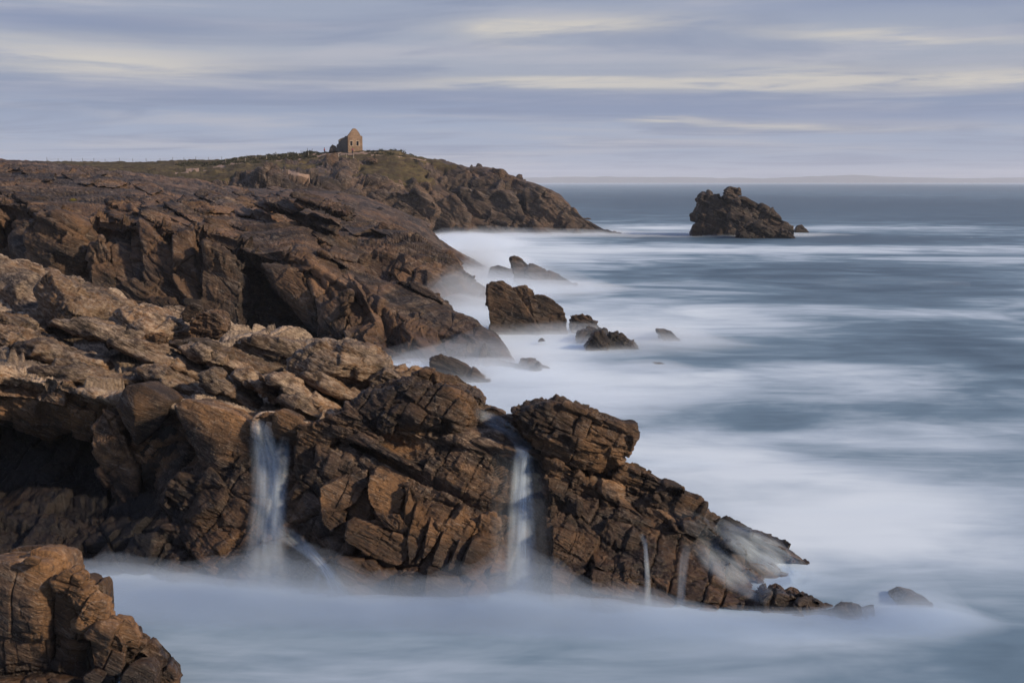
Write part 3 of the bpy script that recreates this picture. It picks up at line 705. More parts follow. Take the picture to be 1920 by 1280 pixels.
# ------------------------------------------------------------------ loose boulders lying on the platform
def boulder(name, label, outl, D, thick, **kw):
    d = dict(lump=.14, lscale=.9, lam=.035, lams=.08, fine=.03, fs=.2, warp=.15, wscale=.9, off=.05, tilt=.12, crack=.07, cw=.032)
    d.update(kw); mat = d.pop('mat', M_FG)
    return tag(hull_rock(name, outl, D, thick, mat, None, **d), label, 'rock')
boulder('boulder', 'grey beaked boulder overhanging to the right at the back edge of the near platform',
        [(346, 612), (360, 590), (385, 583), (412, 588), (422, 602), (418, 622), (400, 636), (352, 640)], 50, 1.6, size=[1.2, 1.2, .35], R=frame(10), seed=221, k=16)
boulder('boulder', 'small upright tan boulder leaning against the left end of the grey beaked boulder',
        [(338, 585), (350, 570), (362, 566), (378, 574), (372, 590), (350, 606), (340, 600)], 50.6, 1.0, size=None, R=frame(-30), seed=222, k=14, sub=5)
boulder('boulder', 'squat angular block in the white water just above the first waterfall',
        [(506, 800), (512, 774), (524, 768), (556, 780), (572, 796), (562, 826), (516, 826)], 38.75, 1.2, size=None, R=frame(25), seed=223, k=40, lump=.03, chipa=.1, bulge=[(528, 796, -.2)])
boulder('boulder', 'small pale stone sitting on the near platform below the beaked boulder',
        [(262, 635), (270, 625), (290, 622), (292, 640), (278, 650), (262, 648)], 47.5, .8, size=None, seed=224, k=16, sub=5)
boulder('boulder', 'two toned small stone beside the small pale stone on the platform',
        [(290, 625), (304, 620), (311, 630), (306, 645), (291, 645)], 47.3, .7, size=None, seed=225, k=16, sub=5)

# ================================================================== the middle cliff with the cave
mid_cliff = tag(empty('middle_cliff', (-20, 95, 0)), 'tall brown cliff with a dark cave above the near platform', kind='structure')
X  = [-420, -200,   0,  100,  200,  300,  400,  480,  560,  600,  650,  700,  760,  820,  880,  930,  970, 1010]
Tp = [ 332,  333, 335,  343,  352,  370,  399,  414,  424,  446,  490,  520,  538,  570,  598,  632,  680,  730]
Td = [ 126,  125, 122,  120,  118,  115,  112,  110,  107,  104,  100,   97,   94,   91,   88, 85.5,   82,   79]
Lp = [ 360,  365, 378,  396,  415,  425,  440,  468,  478,  500,  530,  562,  592,  622,  642,  662,  695,  738]
Ld = [ 108,  108, 106,  104,  102,  100,   99,   97,   95,   94,   92,   90,   88,   86,   84, 82.5, 80.5, 78.5]
Bd = [  95,   95,  95,   94,   93,   92,   91,   90,   88,   87, 85.5,   84, 82.5, 81.5,   81, 80.5, 79.5,   78]
top = at(X, Tp, Td); lip = at(X, Lp, Ld)
edge = lip + np.array([0, -.5, -.9])
face = at_z(X, np.array(Ld) * .36 + np.array(Bd) * .64 , np.maximum(lip[:, 2] * .5, .1)); basew = at_z(X, Bd, np.full(len(X), .1)); deep = at_z(X, np.array(Bd) - 1, np.full(len(X), -2.5))
SKp = [ 292, 295, 299, 307, 319, 330, 346, 350, 356, 366, 400, 440, 480, 530, 575, 615, 665, 720]
SKd = [ 165, 160, 158, 157, 156, 155, 152, 140, 128, 120, 112, 106, 101,  97,  93,   90, 86, 82]
skyl = at(X, SKp, SKd)
for i in range(7, len(X)): skyl[i] = top[i] + np.array([0, 7, -1.2])
b1 = skyl + np.array([0, 10, -3]); b2 = skyl + np.array([0, 14, 0]); b2[:, 2] = -2
rows = [b2, b1, skyl, skyl * .45 + top * .55, top, lip, edge, face, basew, deep]
for i in range(7):
    m = at(X[i], SKp[i] * .5 + Tp[i] * .5, 2 / (1 / SKd[i] + 1 / Td[i])); rows[3][i] = m
G = net(rows, 700, 440)
nv, nu = G.shape[:2]
gpx, gpy = project(G)
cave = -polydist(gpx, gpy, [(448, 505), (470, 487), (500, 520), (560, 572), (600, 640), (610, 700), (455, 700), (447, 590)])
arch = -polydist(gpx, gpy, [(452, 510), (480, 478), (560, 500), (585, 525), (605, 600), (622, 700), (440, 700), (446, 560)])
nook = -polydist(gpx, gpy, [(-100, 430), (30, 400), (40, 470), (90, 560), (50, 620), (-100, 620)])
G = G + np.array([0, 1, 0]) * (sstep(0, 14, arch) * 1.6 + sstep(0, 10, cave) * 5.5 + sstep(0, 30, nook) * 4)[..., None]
N0 = grid_normals(G)
if N0[:, :, 2].mean() < 0: N0 = -N0
P = G.reshape(-1, 3); N = N0.reshape(-1, 3); fpx, fpy = gpx.ravel(), gpy.ravel()
MBASE = (fpx.copy(), fpy.copy(), P[:, 1].copy()); MT = (list(X), list(SKp), list(Tp), list(Lp))
up = sstep(26, -26, fpy - np.interp(fpx, X, Lp))              # slabs above the lip
Pa, ida, ea = rockify(P, N, frame(22, 8, 38), [11, 4.5, .8], off=.55, tilt=.05, crack=.28, cw=.09, sub=.36, off2=.16, crack2=.14, cw2=.08,
                      lump=.45, lscale=7, lam=.15, lams=.28, fine=.04, fs=.8, chip=1.1, chipa=.07, warp=.6, wscale=5, seed=301, soft=.34, mask=.42 * np.ones(len(P)))
Pb, idb, eb = rockify(P, N, frame(52, -14, 0), [5.0, 3.4, 2.6], off=.28, tilt=.14, crack=.36, cw=.09, sub=.42, off2=.16, crack2=.14, cw2=.05,
                      vor=(6.5, 4.2, 3.2), voff=.30, vtilt=.16, vcrack=.25, vcw=.08, saw=((math.sin(.92), .15, math.cos(.92)), 3.3, .9),
                      lump=.3, lscale=5, lam=.08, lams=.24, fine=.05, fs=.7, chip=.7, chipa=.14, warp=.4, wscale=3.5, seed=331)
P2 = Pa * up[:, None] + Pb * (1 - up[:, None])
ids = np.where(up < .5, idb | np.uint32(1), ida & np.uint32(0xfffffffe))
for line, wd, dp in [([(560, 500), (580, 560), (600, 610), (610, 650)], 6, .5), ([(600, 450), (690, 560), (740, 640), (760, 690)], 5, .6),
                     ([(650, 500), (720, 590), (800, 680)], 5, .5), ([(375, 440), (376, 590)], 5, .6), ([(450, 440), (420, 520), (452, 590)], 5, .5),
                     ([(165, 470), (180, 590)], 6, .8), ([(210, 480), (212, 590)], 5, .5)]:
    P2 = P2 - N * (seg_groove(fpx, fpy, line, wd) * dp)[:, None]
split_pieces('rock_block', P2, grid_faces(nu, nv, True), ids, M_MID, mid_cliff, {'stain': sstep(0, 25, cave.ravel()) * .55 + sstep(0, 40, nook.ravel()) * .5, 'pale': .25 * up},  # cave and nook darkened in colour to deepen their shade
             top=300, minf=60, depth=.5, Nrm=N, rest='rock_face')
def midr_(name, outl, D, thick, **kw):
    d = dict(parent=mid_cliff, mat=M_MID, lump=.18, lscale=3.5, lam=.08, lams=.22, fine=.04, fs=.5, chip=.6, chipa=.14, warp=.4, wscale=2.5, off=.2, tilt=.2, crack=.24, cw=.06, off2=.12, crack2=.13, cw2=.04)
    d.update(kw); m = d.pop('mat'); pa = d.pop('parent')
    return hull_rock(name, outl, D, thick, m, pa, **d)
midr_('rock_buttress', [(40, 415), (60, 398), (95, 392), (140, 410), (168, 440), (168, 480), (150, 520), (120, 540), (60, 570), (45, 480)], 97, 8, size=[4, 3, .75], R=frame(24), seed=351, lam=.14, lump=.3, bulge=[(110, 460, -1.5)], k=22)
midr_('rock_buttress', [(166, 460), (185, 440), (205, 470), (210, 590), (175, 590), (165, 520)], 96, 6, size=[3, 3, 2.4], R=frame(70), seed=352, k=20)
midr_('rock_buttress', [(380, 450), (420, 465), (450, 520), (452, 600), (445, 640), (375, 640)], 93.5, 6, size=[3, 3, 2.2], R=frame(60), seed=353, k=22)
def mslab(outl, proud, gx, gy=0., thick=4., name='rock_slab', **kw):
    d = dict(maker=midr_, size=[3.2, 2.6, 1.3], off=.16, tilt=.06, crack=.28, cw=.08, off2=.10, crack2=.18, cw2=.05, k=60, lump=.16, chip=.7, chipa=.10, fine=.05, lam=.08, lams=.22, sub=6, shrink=.95, R=frame(35, -10, 10), fs=.6)
    d.update(kw); return slab_on(MBASE, outl, proud, gx, gy, thick, name=name, **d)
ML = [([(640, 563), (664, 562), (680, 582), (645, 592)], 2.2, .05, -.03), ([(644, 594), (680, 584), (700, 612), (690, 640), (660, 650), (645, 622)], 1.9, .012), ([(678, 632), (702, 606), (726, 664), (692, 652)], 2.0, .045),
 ([(612, 562), (640, 540), (658, 546), (640, 570), (642, 640), (610, 622), (592, 602)], 1.6, -.008), ([(635, 512), (652, 506), (678, 545), (702, 590), (720, 602), (736, 640), (722, 662), (690, 602), (660, 562)], 1.5, .02),
 ([(670, 526), (702, 520), (722, 560), (740, 602), (736, 622), (706, 582), (680, 562)], 1.5, .025), ([(682, 566), (706, 566), (724, 590), (732, 622), (706, 616), (686, 592)], 1.9, .02),
 ([(702, 516), (746, 560), (776, 602), (812, 640), (792, 690), (770, 652), (742, 602), (708, 552)], 1.2, .02), ([(742, 570), (772, 570), (802, 590), (822, 622), (824, 652), (802, 666), (762, 622)], 1.6, .022),
 ([(740, 526), (782, 530), (816, 550), (832, 570), (802, 576), (770, 566)], 1.2, .01, -.02), ([(786, 546), (816, 548), (842, 570), (852, 592), (836, 612), (806, 592)], 1.5, .022), ([(832, 622), (872, 620), (896, 650), (906, 668), (850, 668), (834, 652)], 1.4, .02),
 ([(850, 586), (892, 600), (912, 632), (918, 662), (882, 642), (860, 612)], 1.3, .022), ([(890, 612), (930, 622), (952, 652), (972, 672), (968, 700), (910, 700), (902, 652)], 1.3, .02), ([(700, 642), (762, 672), (792, 692), (776, 712), (720, 690)], 1.2, .015),
 ([(476, 480), (502, 464), (562, 474), (582, 490), (592, 502), (560, 512), (512, 492)], 1.6, .012, -.02), ([(490, 494), (514, 490), (570, 514), (592, 562), (606, 604), (600, 632), (560, 584), (522, 548), (498, 524)], .8, .016),
 ([(576, 476), (606, 480), (642, 532), (642, 562), (622, 578), (602, 542), (586, 502)], 1.7, .018), ([(592, 468), (622, 474), (652, 500), (644, 532), (610, 486)], 1.5, .02, -.015), ([(376, 442), (420, 470), (452, 520), (456, 562), (450, 650), (377, 650)], 1.5, -.004),
 ([(322, 440), (352, 430), (379, 470), (377, 562), (346, 552), (326, 502)], 1.2, .02), ([(216, 392), (246, 400), (266, 470), (282, 562), (246, 592), (213, 562), (206, 452)], 1.2, .012), ([(256, 402), (302, 440), (330, 482), (346, 562), (302, 600), (272, 542)], 1.2, .016),
 ([(212, 532), (250, 522), (283, 556), (282, 610), (212, 610)], 1.8, .006), ([(284, 560), (320, 552), (342, 590), (330, 620), (286, 620)], 1.6, -.006), ([(455, 565), (500, 548), (532, 544), (562, 584), (604, 650), (470, 650)], .6, -.004),
 ([(346, 562), (374, 566), (376, 640), (340, 640)], 1.2, .012), ([(170, 500), (200, 490), (212, 530), (210, 600), (172, 600)], 1.6, .016)]
for k, f in enumerate(ML):
    mslab(f[0], f[1], f[2], f[3] if len(f) > 3 else 0., seed=760 + k)
# the slope above: long slabs lying one over the other, all dipping to the right
rs = random.Random(12); SX, SS, ST_, SL = MT
for k in range(120):
    cx = rs.uniform(-60, 640); a_ = float(np.interp(cx, SX, SS)) + 10; b_ = float(np.interp(cx, SX, SL)) - 2
    if b_ - a_ < 14: continue
    v = rs.random(); cy_s = a_ + (b_ - a_) * v; sc = .45 + .75 * v
    L = rs.uniform(50, 120) * sc; h = rs.uniform(5, 12) * sc; sl = math.tan(math.radians(rs.uniform(14, 30)))
    o = [(cx - L / 2, cy_s - L / 2 * sl), (cx - L / 4, cy_s - L / 4 * sl - h * .5), (cx + L / 2, cy_s + L / 2 * sl - h * .35), (cx + L / 2 + 4, cy_s + L / 2 * sl + h * .5), (cx - L / 4, cy_s - L / 4 * sl + h)]
    mslab(o, .25 + .5 * rs.random(), .004, 0., 2.2 + 2.5 * (1 - v), sub=5, seed=800 + k, drop=-.12, follow=1., k=50, lump=.10, lam=.07, pale=.3 * rs.random(), size=[3.4, 2.4, .5], off=.12, tilt=.04, crack=.18, cw=.07)

# ------------------------------------------------------------------ second slope behind it
rear_cliff = tag(empty('rear_cliff', (-10, 125, 0)), 'slanting rock slope behind the cave cliff running down into the mist', kind='structure')
X  = [ 300, 400,  480,  560,  640,  700,  760,  800,  850,  870,  905,  925]
Tp = [ 384, 392,  402,  412,  422,  425,  432,  450,  480,  508,  545,  582]
Td = [ 147, 145,  143,  141,  139,  137,  134,  131,  128,  126,  123,  120]
Lp = [ 425, 430,  440,  448,  456,  472,  484,  502,  522,  541,  566,  592]
Ld = [ 129, 128,  127,  126,  125,  124,  123,  121,  120,  119,  118,  117]
Bd = [ 120, 120,  119,  118,  117,  117,  116,  115,  115,  115,  115,  115]
top = at(X, Tp, Td); lip = at(X, Lp, Ld); face = at_z(X, np.array(Ld) * .4 + np.array(Bd) * .6, np.maximum(lip[:, 2] * .5, .1))
b1 = top + np.array([0, 6, -2]); b2 = top + np.array([0, 10, 0]); b2[:, 2] = -2
G = net([b2, b1, top, lip, face, at_z(X, Bd, np.full(len(X), .1)), at_z(X, np.array(Bd) - 1, np.full(len(X), -2.5))], 460, 240)
nv, nu = G.shape[:2]; N0 = grid_normals(G)
if N0[:, :, 2].mean() < 0: N0 = -N0
P = G.reshape(-1, 3); N = N0.reshape(-1, 3)
P2, ids, e = rockify(P, N, frame(30, -10, 30), [8, 4., 1.5], off=.6, tilt=.12, crack=.35, cw=.11, sub=.4, off2=.18, crack2=.18, cw2=.06,
                     lump=.5, lscale=7, lam=.14, lams=.3, fine=.10, fs=.9, warp=.8, wscale=5, seed=401, soft=.25)
RBASE = (project(P)[0], project(P)[1], P[:, 1].copy())
for k, (o, pr, gx_s) in enumerate([([(640, 424), (700, 426), (730, 446), (700, 452), (660, 440)], 1., .01), ([(690, 428), (762, 434), (800, 452), (790, 464), (740, 452)], 1.2, .02), ([(640, 446), (690, 462), (740, 500), (720, 508), (660, 470)], 1., .012), ([(700, 462), (760, 476), (800, 500), (806, 520), (760, 506), (716, 482)], 1.2, .015), ([(742, 470), (800, 466), (850, 486), (866, 510), (820, 500), (770, 486)], 1.5, .012), ([(748, 506), (800, 504), (836, 516), (846, 560), (800, 552), (762, 540)], 1.3, .02), ([(840, 512), (866, 512), (896, 548), (900, 590), (850, 575)], 1.3, .022), ([(870, 520), (900, 545), (922, 580), (924, 606), (896, 590)], 1.2, .02), ([(560, 420), (620, 430), (660, 452), (640, 462), (580, 440)], .9, .008), ([(600, 455), (650, 470), (700, 505), (690, 515), (620, 478)], .9, .01), ([(690, 500), (740, 512), (780, 545), (770, 560), (710, 528)], 1., .012)]):
    slab_on(RBASE, o, pr, gx_s, 0., 5., maker=midr_, parent=rear_cliff, size=None, k=70, sub=6, seed=1040 + k, lump=.15, chip=1.1, chipa=.06, fine=.05, lam=.08, lams=.3, R=frame(32, -8, 10))
split_pieces('rock_block', P2, grid_faces(nu, nv, True), ids, M_MID, rear_cliff, {'stain': np.zeros(len(P2))}, top=160, minf=60, depth=.5, Nrm=N, rest='rock_face')

# ------------------------------------------------------------------ plateau falling to the far cove
plateau = tag(empty('rock_plateau', (-30, 165, 0)), 'broad sloping shelf of dark rock slabs below the grassy headland', kind='structure')
X  = [-420, -150,   0,  150,  250,  330,  390,  430,  500,  600,  680,  740,  790,  815,  840,  900,  940]
Tp = [ 314,  317, 320,  328,  337,  343,  350,  352,  355,  358,  370,  390,  415,  440,  461,  492,  513]
Td = [ 178,  176, 175,  174,  174,  174,  175,  178,  182,  186,  186,  184,  181,  178,  176,  172,  168]
Mp = [ 330,  335, 340,  345,  350,  360,  370,  375,  382,  390,  404,  422,  446,  462,  476,  505,  522]
Md = [ 150,  150, 150,  150,  150,  150,  150,  152,  154,  158,  162,  164,  164,  163,  163,  162,  161]
top = at(X, Tp, Td); mdl = at(X, Mp, Md); bs = at_z(X, np.array(Md) - 9, np.minimum(np.maximum(mdl[:, 2] - 4, .1), 6)); dp_ = bs + np.array([0, -4, 0]); dp_[:, 2] = -2
b1 = top + np.array([0, 10, -3]); b2 = top + np.array([0, 16, 0]); b2[:, 2] = -2
G = net([b2, b1, top, mdl, bs, dp_], 520, 150)
nv, nu = G.shape[:2]; N0 = grid_normals(G)
if N0[:, :, 2].mean() < 0: N0 = -N0
P = G.reshape(-1, 3); N = N0.reshape(-1, 3)
P2, ids, e = rockify(P, N, frame(20, 6, 38), [14, 6., 1.1], off=.7, tilt=.05, crack=.4, cw=.16, sub=.36, off2=.25, crack2=.22, cw2=.09,
                     lump=.5, lscale=9, lam=.20, lams=.45, fine=.06, fs=1.2, chip=1.6, chipa=.05, warp=1., wscale=7, seed=431, soft=.55, mask=.4 * np.ones(len(P)))
PBASE = (project(P)[0], project(P)[1], P[:, 1].copy())
for k in range(90):
    cx = rs.uniform(60, 800); a_ = float(np.interp(cx, X, Tp)) + 3; b_ = float(np.interp(cx, X, Mp)) + 6
    v = rs.random(); cy_s = a_ + (b_ - a_) * v
    L = rs.uniform(40, 110) * (.5 + .6 * v); h = rs.uniform(3.5, 8) * (.5 + .6 * v); sl = math.tan(math.radians(rs.uniform(10, 24) + max(0, cx - 640) * .06))
    o = [(cx - L / 2, cy_s - L / 2 * sl), (cx - L / 4, cy_s - L / 4 * sl - h * .5), (cx + L / 2, cy_s + L / 2 * sl - h * .35), (cx + L / 2 + 4, cy_s + L / 2 * sl + h * .5), (cx - L / 4, cy_s - L / 4 * sl + h)]
    slab_on(PBASE, o, .4 + .5 * rs.random(), .004, 0., 4., maker=midr_, parent=plateau, size=None, k=50, sub=4, seed=930 + k, drop=-.10, follow=1., lump=.12, chip=1.2, chipa=.06, fine=.05, lam=.08, lams=.3, R=frame(20, 0, 20), pale=.3 * rs.random())
split_pieces('rock_block', P2, grid_faces(nu, nv, True), ids, M_MID, plateau, {'stain': np.zeros(len(P2))}, top=110, minf=60, depth=.5, Nrm=N, rest='rock_face')

# ------------------------------------------------------------------ the headland with grass and paths
headland = tag(empty('headland', (-20, 300, 0)), 'rocky headland with grass on top and the ruined stone house', kind='structure')
X  = [-520, -250,   0,  150,  300,  345,  400,  480,  560,  600,  660,  740,  756,  800,  870,  940,  975, 1010, 1050, 1100, 1130, 1165]
Tp = [ 306,  305, 304,  304,  304,  302,  301,  294,  289,  286,  284,  283,  288,  297,  310,  323,  338,  349,  370,  410,  430,  443]
Td = [ 330,  335, 340,  340,  340,  338,  334,  326,  320,  317,  316,  315,  313,  311,  308,  304,  301,  299,  297,  294,  291,  289]
Ap = [ 312,  312, 312,  312,  313,  313,  314,  308,  304,  302,  300,  300,  304,  310,  326,  338,  350,  360,  380,  415,  434,  445]
Ad = [ 300,  300, 300,  300,  300,  300,  300,  300,  300,  300,  301,  302,  302,  303,  302,  299,  297,  296,  294,  292,  290,  288]
Bp = [ 330,  330, 328,  330,  330,  332,  332,  332,  330,  332,  338,  340,  342,  345,  352,  360,  368,  378,  394,  420,  437,  446]
Bd_ = [ 262,  262, 262,  262,  262,  262,  262,  262,  264,  268,  278,  286,  288,  292,  294,  293, 292.5,  292,  291,  290, 289, 287.5]
Zd = [ 235,  235, 235,  235,  235,  235,  235,  235,  238,  242,  248,  256,  260,  274,  282,  285,  286,  287,  288, 288,  287,  286]
top = at(X, Tp, Td); a_ = at(X, Ap, Ad); b_ = at(X, Bp, Bd_)
fc = b_ * .45 + at_z(X, Zd, np.full(len(X), .1)) * .55
b1 = top + np.array([0, 14, -1]); b2 = top + np.array([0, 60, -4]); b3 = top + np.array([0, 110, 0]); b3[:, 2] = -2
G = net([b3, b2, b1, top, a_, b_, fc, at_z(X, Zd, np.full(len(X), .1)), at_z(X, np.array(Zd) - 2, np.full(len(X), -3.))], 640, 300)
nv, nu = G.shape[:2]; gpx, gpy = project(G); N0 = grid_normals(G)
if N0[:, :, 2].mean() < 0: N0 = -N0
P = G.reshape(-1, 3); N = N0.reshape(-1, 3); fpx, fpy = gpx.ravel(), gpy.ravel()
# turf follows the gentle top; broken by noise
GX = [-520, 0, 330, 420, 520, 580, 640, 700, 760, 830, 880, 930]
GY = [ 345, 345, 340, 336, 322, 310, 296, 300, 306, 304, 304, 296]
turf = np.interp(fpx, GX, GY) - fpy
behind = np.repeat(np.arange(nv), nu) < nv * .25
gpatch = -polydist(fpx, fpy, [(665, 320), (700, 304), (790, 308), (815, 338), (770, 346), (690, 340)])
gn = fbm(P / 8, 4, 901) * 24 + fbm(P / 2.2, 3, 905) * 10
grass = np.maximum(sstep(-6, 6, turf + gn), sstep(-6, 8, gpatch + gn))
grass[behind & (fpx < 900)] = 1
def pathmask(pts, wpx):
    d = np.full(fpx.shape, 1e9)
    for (ax, ay, wa), (bx, by, wb) in zip(pts[:-1], pts[1:]):
        t = np.clip(((fpx - ax) * (bx - ax) + (fpy - ay) * (by - ay)) / ((bx - ax) ** 2 + (by - ay) ** 2), 0, 1)
        d = np.minimum(d, np.hypot(fpx - ax - t * (bx - ax), (fpy - ay - t * (by - ay)) * 2.) - (wa + t * (wb - wa)))
    return d
pm = np.minimum.reduce([pathmask([(330, 322, 1), (395, 318, 2), (412, 313, 9), (418, 309, 8), (440, 306, 3), (470, 304, 1), (560, 297, 1)], 1),
                        pathmask([(530, 317, 2), (545, 322, 5), (560, 326, 4), (580, 326, 1)], 1),
                        pathmask([(690, 291, 2), (720, 290.5, 3), (760, 293, 3), (795, 298, 2)], 1),
                        pathmask([(585, 288, 2), (620, 288, 4), (680, 288, 4), (705, 287, 2)], 1)])
path = 1 - sstep(-1.5, 1.5, pm + fbm(P / 2., 3, 911) * 3)
path[behind] = 0
rockm = (1 - grass) * (1 - path)
Pr, ids, e = rockify(P, N, frame(38, -12, 4), [9, 6, 3.], off=.9, tilt=.26, crack=.6, cw=.4, sub=.4, off2=.4, crack2=.3, cw2=.18,
                     vor=(9, 7, 6), voff=.7, vtilt=.25, vcrack=.5, vcw=.3, lump=2.2, lscale=14, lam=.22, lams=.7, fine=.3, fs=2.2, warp=2., wscale=9, seed=501, mask=.15 + .85 * rockm * sstep(0, 25, fpy - np.interp(fpx, X, Tp) + 6))
Pr = Pr + N * (grass * (1 - path) * (fbm(P / 1.3, 4, 921) * .35 + np.maximum(fbm(P / 4, 3, 925), 0) * .45))[:, None]
F = grid_faces(nu, nv, True)
cls = np.where(path[F[:, 0]] > .5, 2, np.where(grass[F[:, 0]] > .5, 1, 0))

def turf_mat():
    m, t, out = new_mat('turf')
    pos = t.add('ShaderNodeNewGeometry').outputs['Position']
    a = t.noise(pos, .12, 5, .6); b = t.noise(pos, .9, 5, .7); c = t.noise(t.map(pos, (1, 1, 3)), .35, 5, .65)
    colr = t.mix(t.ramp(a, .38, .62), (.060, .050, .026), (.115, .090, .045))
    colr = t.mix(t.ramp(c, .44, .60, 0, .85), colr, (.052, .038, .027))
    colr = t.mix(t.ramp(b, .55, .75, 0, .6), colr, (.145, .120, .055))
    bp = t.add('ShaderNodeBump', ins={'Strength': .8, 'Distance': .35, 'Height': t.math('ADD', b, c)})
    p = t.add('ShaderNodeBsdfPrincipled', ins={'Base Color': colr, 'Roughness': .95, 'Normal': bp.outputs[0], 'Specular IOR Level': .1})
    t.l.new(p.outputs[0], out.inputs[0]); return m
def soil_mat():
    m, t, out = new_mat('bare_soil')
    pos = t.add('ShaderNodeNewGeometry').outputs['Position']
    b = t.noise(pos, .8, 5, .7)
    colr = t.mix(t.ramp(b, .35, .7), (.20, .135, .098), (.30, .215, .165))
    p = t.add('ShaderNodeBsdfPrincipled', ins={'Base Color': colr, 'Roughness': .95})
    t.l.new(p.outputs[0], out.inputs[0]); return m
M_TURF = turf_mat(); M_SOIL = soil_mat()
def sub_mesh(name, fs, mat):
    f = F[fs]; vs, ii = np.unique(f, return_inverse=True)
    return mesh_np(name, Pr[vs], ii.reshape(f.shape), mat, None, True, {'stain': np.zeros(len(vs))})
tag(sub_mesh('grass', cls == 1, M_TURF), 'short tawny green turf covering the top of the headland', kind='stuff')
tag(sub_mesh('path', cls == 2, M_SOIL), 'bare pinkish earth paths worn through the turf', kind='structure')
split_pieces('rock_block', Pr, F[cls == 0], ids, M_FAR, headland, {'stain': np.zeros(len(Pr))}, top=160, minf=50, depth=1.2, Nrm=N, rest='rock_face')
def farr(name, outl, D, thick, parent=headland, **kw):
    d = dict(mat=M_FAR, lump=.9, lscale=6, lam=.15, lams=.6, fine=.2, fs=1.5, warp=1., wscale=5, off=.5, tilt=.2, crack=.45, cw=.25, off2=.2, crack2=.2, cw2=.12)
    d.update(kw); m = d.pop('mat')
    return hull_rock(name, outl, D, thick, m, parent, **d)
farr('rock_buttress', [(978, 352), (990, 347), (1012, 349), (1050, 372), (1100, 412), (1128, 431), (1100, 440), (1030, 440), (985, 400)], 289.5, 9, size=[8, 6, 4], R=frame(45), seed=521, k=20, lump=.7)
farr('rock_buttress', [(855, 350), (900, 345), (960, 360), (985, 400), (990, 440), (880, 440), (862, 400)], 288, 10, size=[8, 6, 4], R=frame(50), seed=522, k=14)
farr('rock_buttress', [(790, 380), (850, 360), (880, 400), (880, 440), (800, 440)], 279, 9, size=[8, 6, 4], R=frame(40), seed=523, k=14)
farr('rock_buttress', [(690, 360), (780, 350), (830, 385), (810, 430), (760, 440), (700, 420)], 268, 9, size=[7, 6, 3.5], R=frame(35), seed=524, k=14)
farr('rock_block', [(684, 294), (695, 293), (707, 298), (708, 306), (690, 303)], 296, 3, size=None, seed=525, sub=4, lump=.3)

# ------------------------------------------------------------------ the far coast across the bay
cx_ = np.linspace(-6500, 8500, 900); FC = 11000.
hh = 62 + 26 * fbm(np.stack([cx_ / 1100, cx_ * 0, cx_ * 0], -1), 3, 701) + 9 * fbm(np.stack([cx_ / 160, cx_ * 0 + 3, cx_ * 0], -1), 4, 705)
hh *= sstep(-300, 700, cx_ - 0) * .3 + .7
rows_ = []
for dy_, f in [(0, 0.), (60, .35), (180, .7), (420, 1.), (800, .9), (1300, 0.)]:
    rows_.append(np.stack([cx_, np.full_like(cx_, FC + dy_) + 30 * fbm(np.stack([cx_ / 300, cx_ * 0 + dy_, cx_ * 0], -1), 2, 711), hh * f - (.5 if f == 0 else 0)], -1))
Gc = np.array(rows_)
mc, t, out = new_mat('far_coast')
pos = t.add('ShaderNodeNewGeometry').outputs['Position']
colr = t.mix(t.ramp(t.noise(pos, .008, 4, .6), .4, .6), (.045, .052, .038), (.085, .085, .060))
p = t.add('ShaderNodeBsdfPrincipled', ins={'Base Color': colr, 'Roughness': 1.}); t.l.new(p.outputs[0], out.inputs[0])
tag(mesh_np('hills', Gc.reshape(-1, 3), grid_faces(len(cx_), 6), mc), 'low blue hazed coast along the horizon across the bay', kind='structure')

# ================================================================== rocks standing in the sea
def sea_rock_parent(label, px, D):
    o = empty('sea_rock', tuple(at_z(px, D, 0.))); return tag(o, label, 'rock')
def wet(name, outl, D, thick, parent=None, **kw):
    d = dict(lump=.3, lscale=2.6, lam=.05, lams=.2, fine=.05, fs=.45, warp=.3, wscale=2, off=.1, tilt=.14, crack=.16, cw=.07, off2=.05, crack2=.08, cw2=.04)
    d.update(kw); m = d.pop('mat', M_MID)
    return hull_rock(name, outl, D, thick, m, parent, **d)
stack = tag(empty('sea_stack', tuple(at_z(1400, 268, 0.))), 'large dark rock stack standing alone out in the open sea', 'rock')
sk = dict(parent=stack, R=frame(28), lump=.7, fine=.2, fs=1.6, crack=.5, cw=.2, off=.8, lam=.16, lams=.5, wscale=5, warp=.8, mat=M_FAR)
farr_ = lambda *a, **k: wet(*a, **{**sk, **k})
farr_('rock_block', [(1313, 364), (1325, 360), (1358, 363), (1385, 366), (1395, 400), (1400, 452), (1308, 452), (1306, 420), (1306, 395), (1315, 382)], 276, 9, size=[4, 4, 2.4], seed=601, k=26, sub=6)
farr_('rock_block', [(1358, 361), (1362, 354), (1370, 349), (1382, 350), (1389, 356), (1390, 366), (1360, 368)], 275, 4, size=[3, 3, 2], seed=602, k=20, sub=5, lump=.3)
farr_('rock_block', [(1355, 366), (1362, 359), (1388, 363), (1392, 374), (1370, 378)], 273.5, 4, size=[3, 3, 2], seed=603, k=20, sub=5, lump=.3)
farr_('rock_block', [(1380, 366), (1400, 366), (1418, 376), (1436, 383), (1448, 400), (1470, 408), (1480, 420), (1494, 430), (1500, 452), (1390, 452), (1378, 400)], 278, 7, size=[4, 4, 2.4], seed=604, k=22, sub=6)
farr_('rock_block', [(1384, 420), (1410, 414), (1430, 417), (1455, 430), (1485, 436), (1500, 450), (1502, 462), (1382, 462)], 264, 5, size=[3, 3, 1.6], seed=605, k=18, sub=6, lump=.4)
farr_('rock_block', [(1370, 376), (1385, 374), (1396, 400), (1420, 418), (1390, 440), (1360, 440), (1366, 400)], 271, 3, size=[3, 3, 2], seed=606, k=16, sub=5, lump=.4)
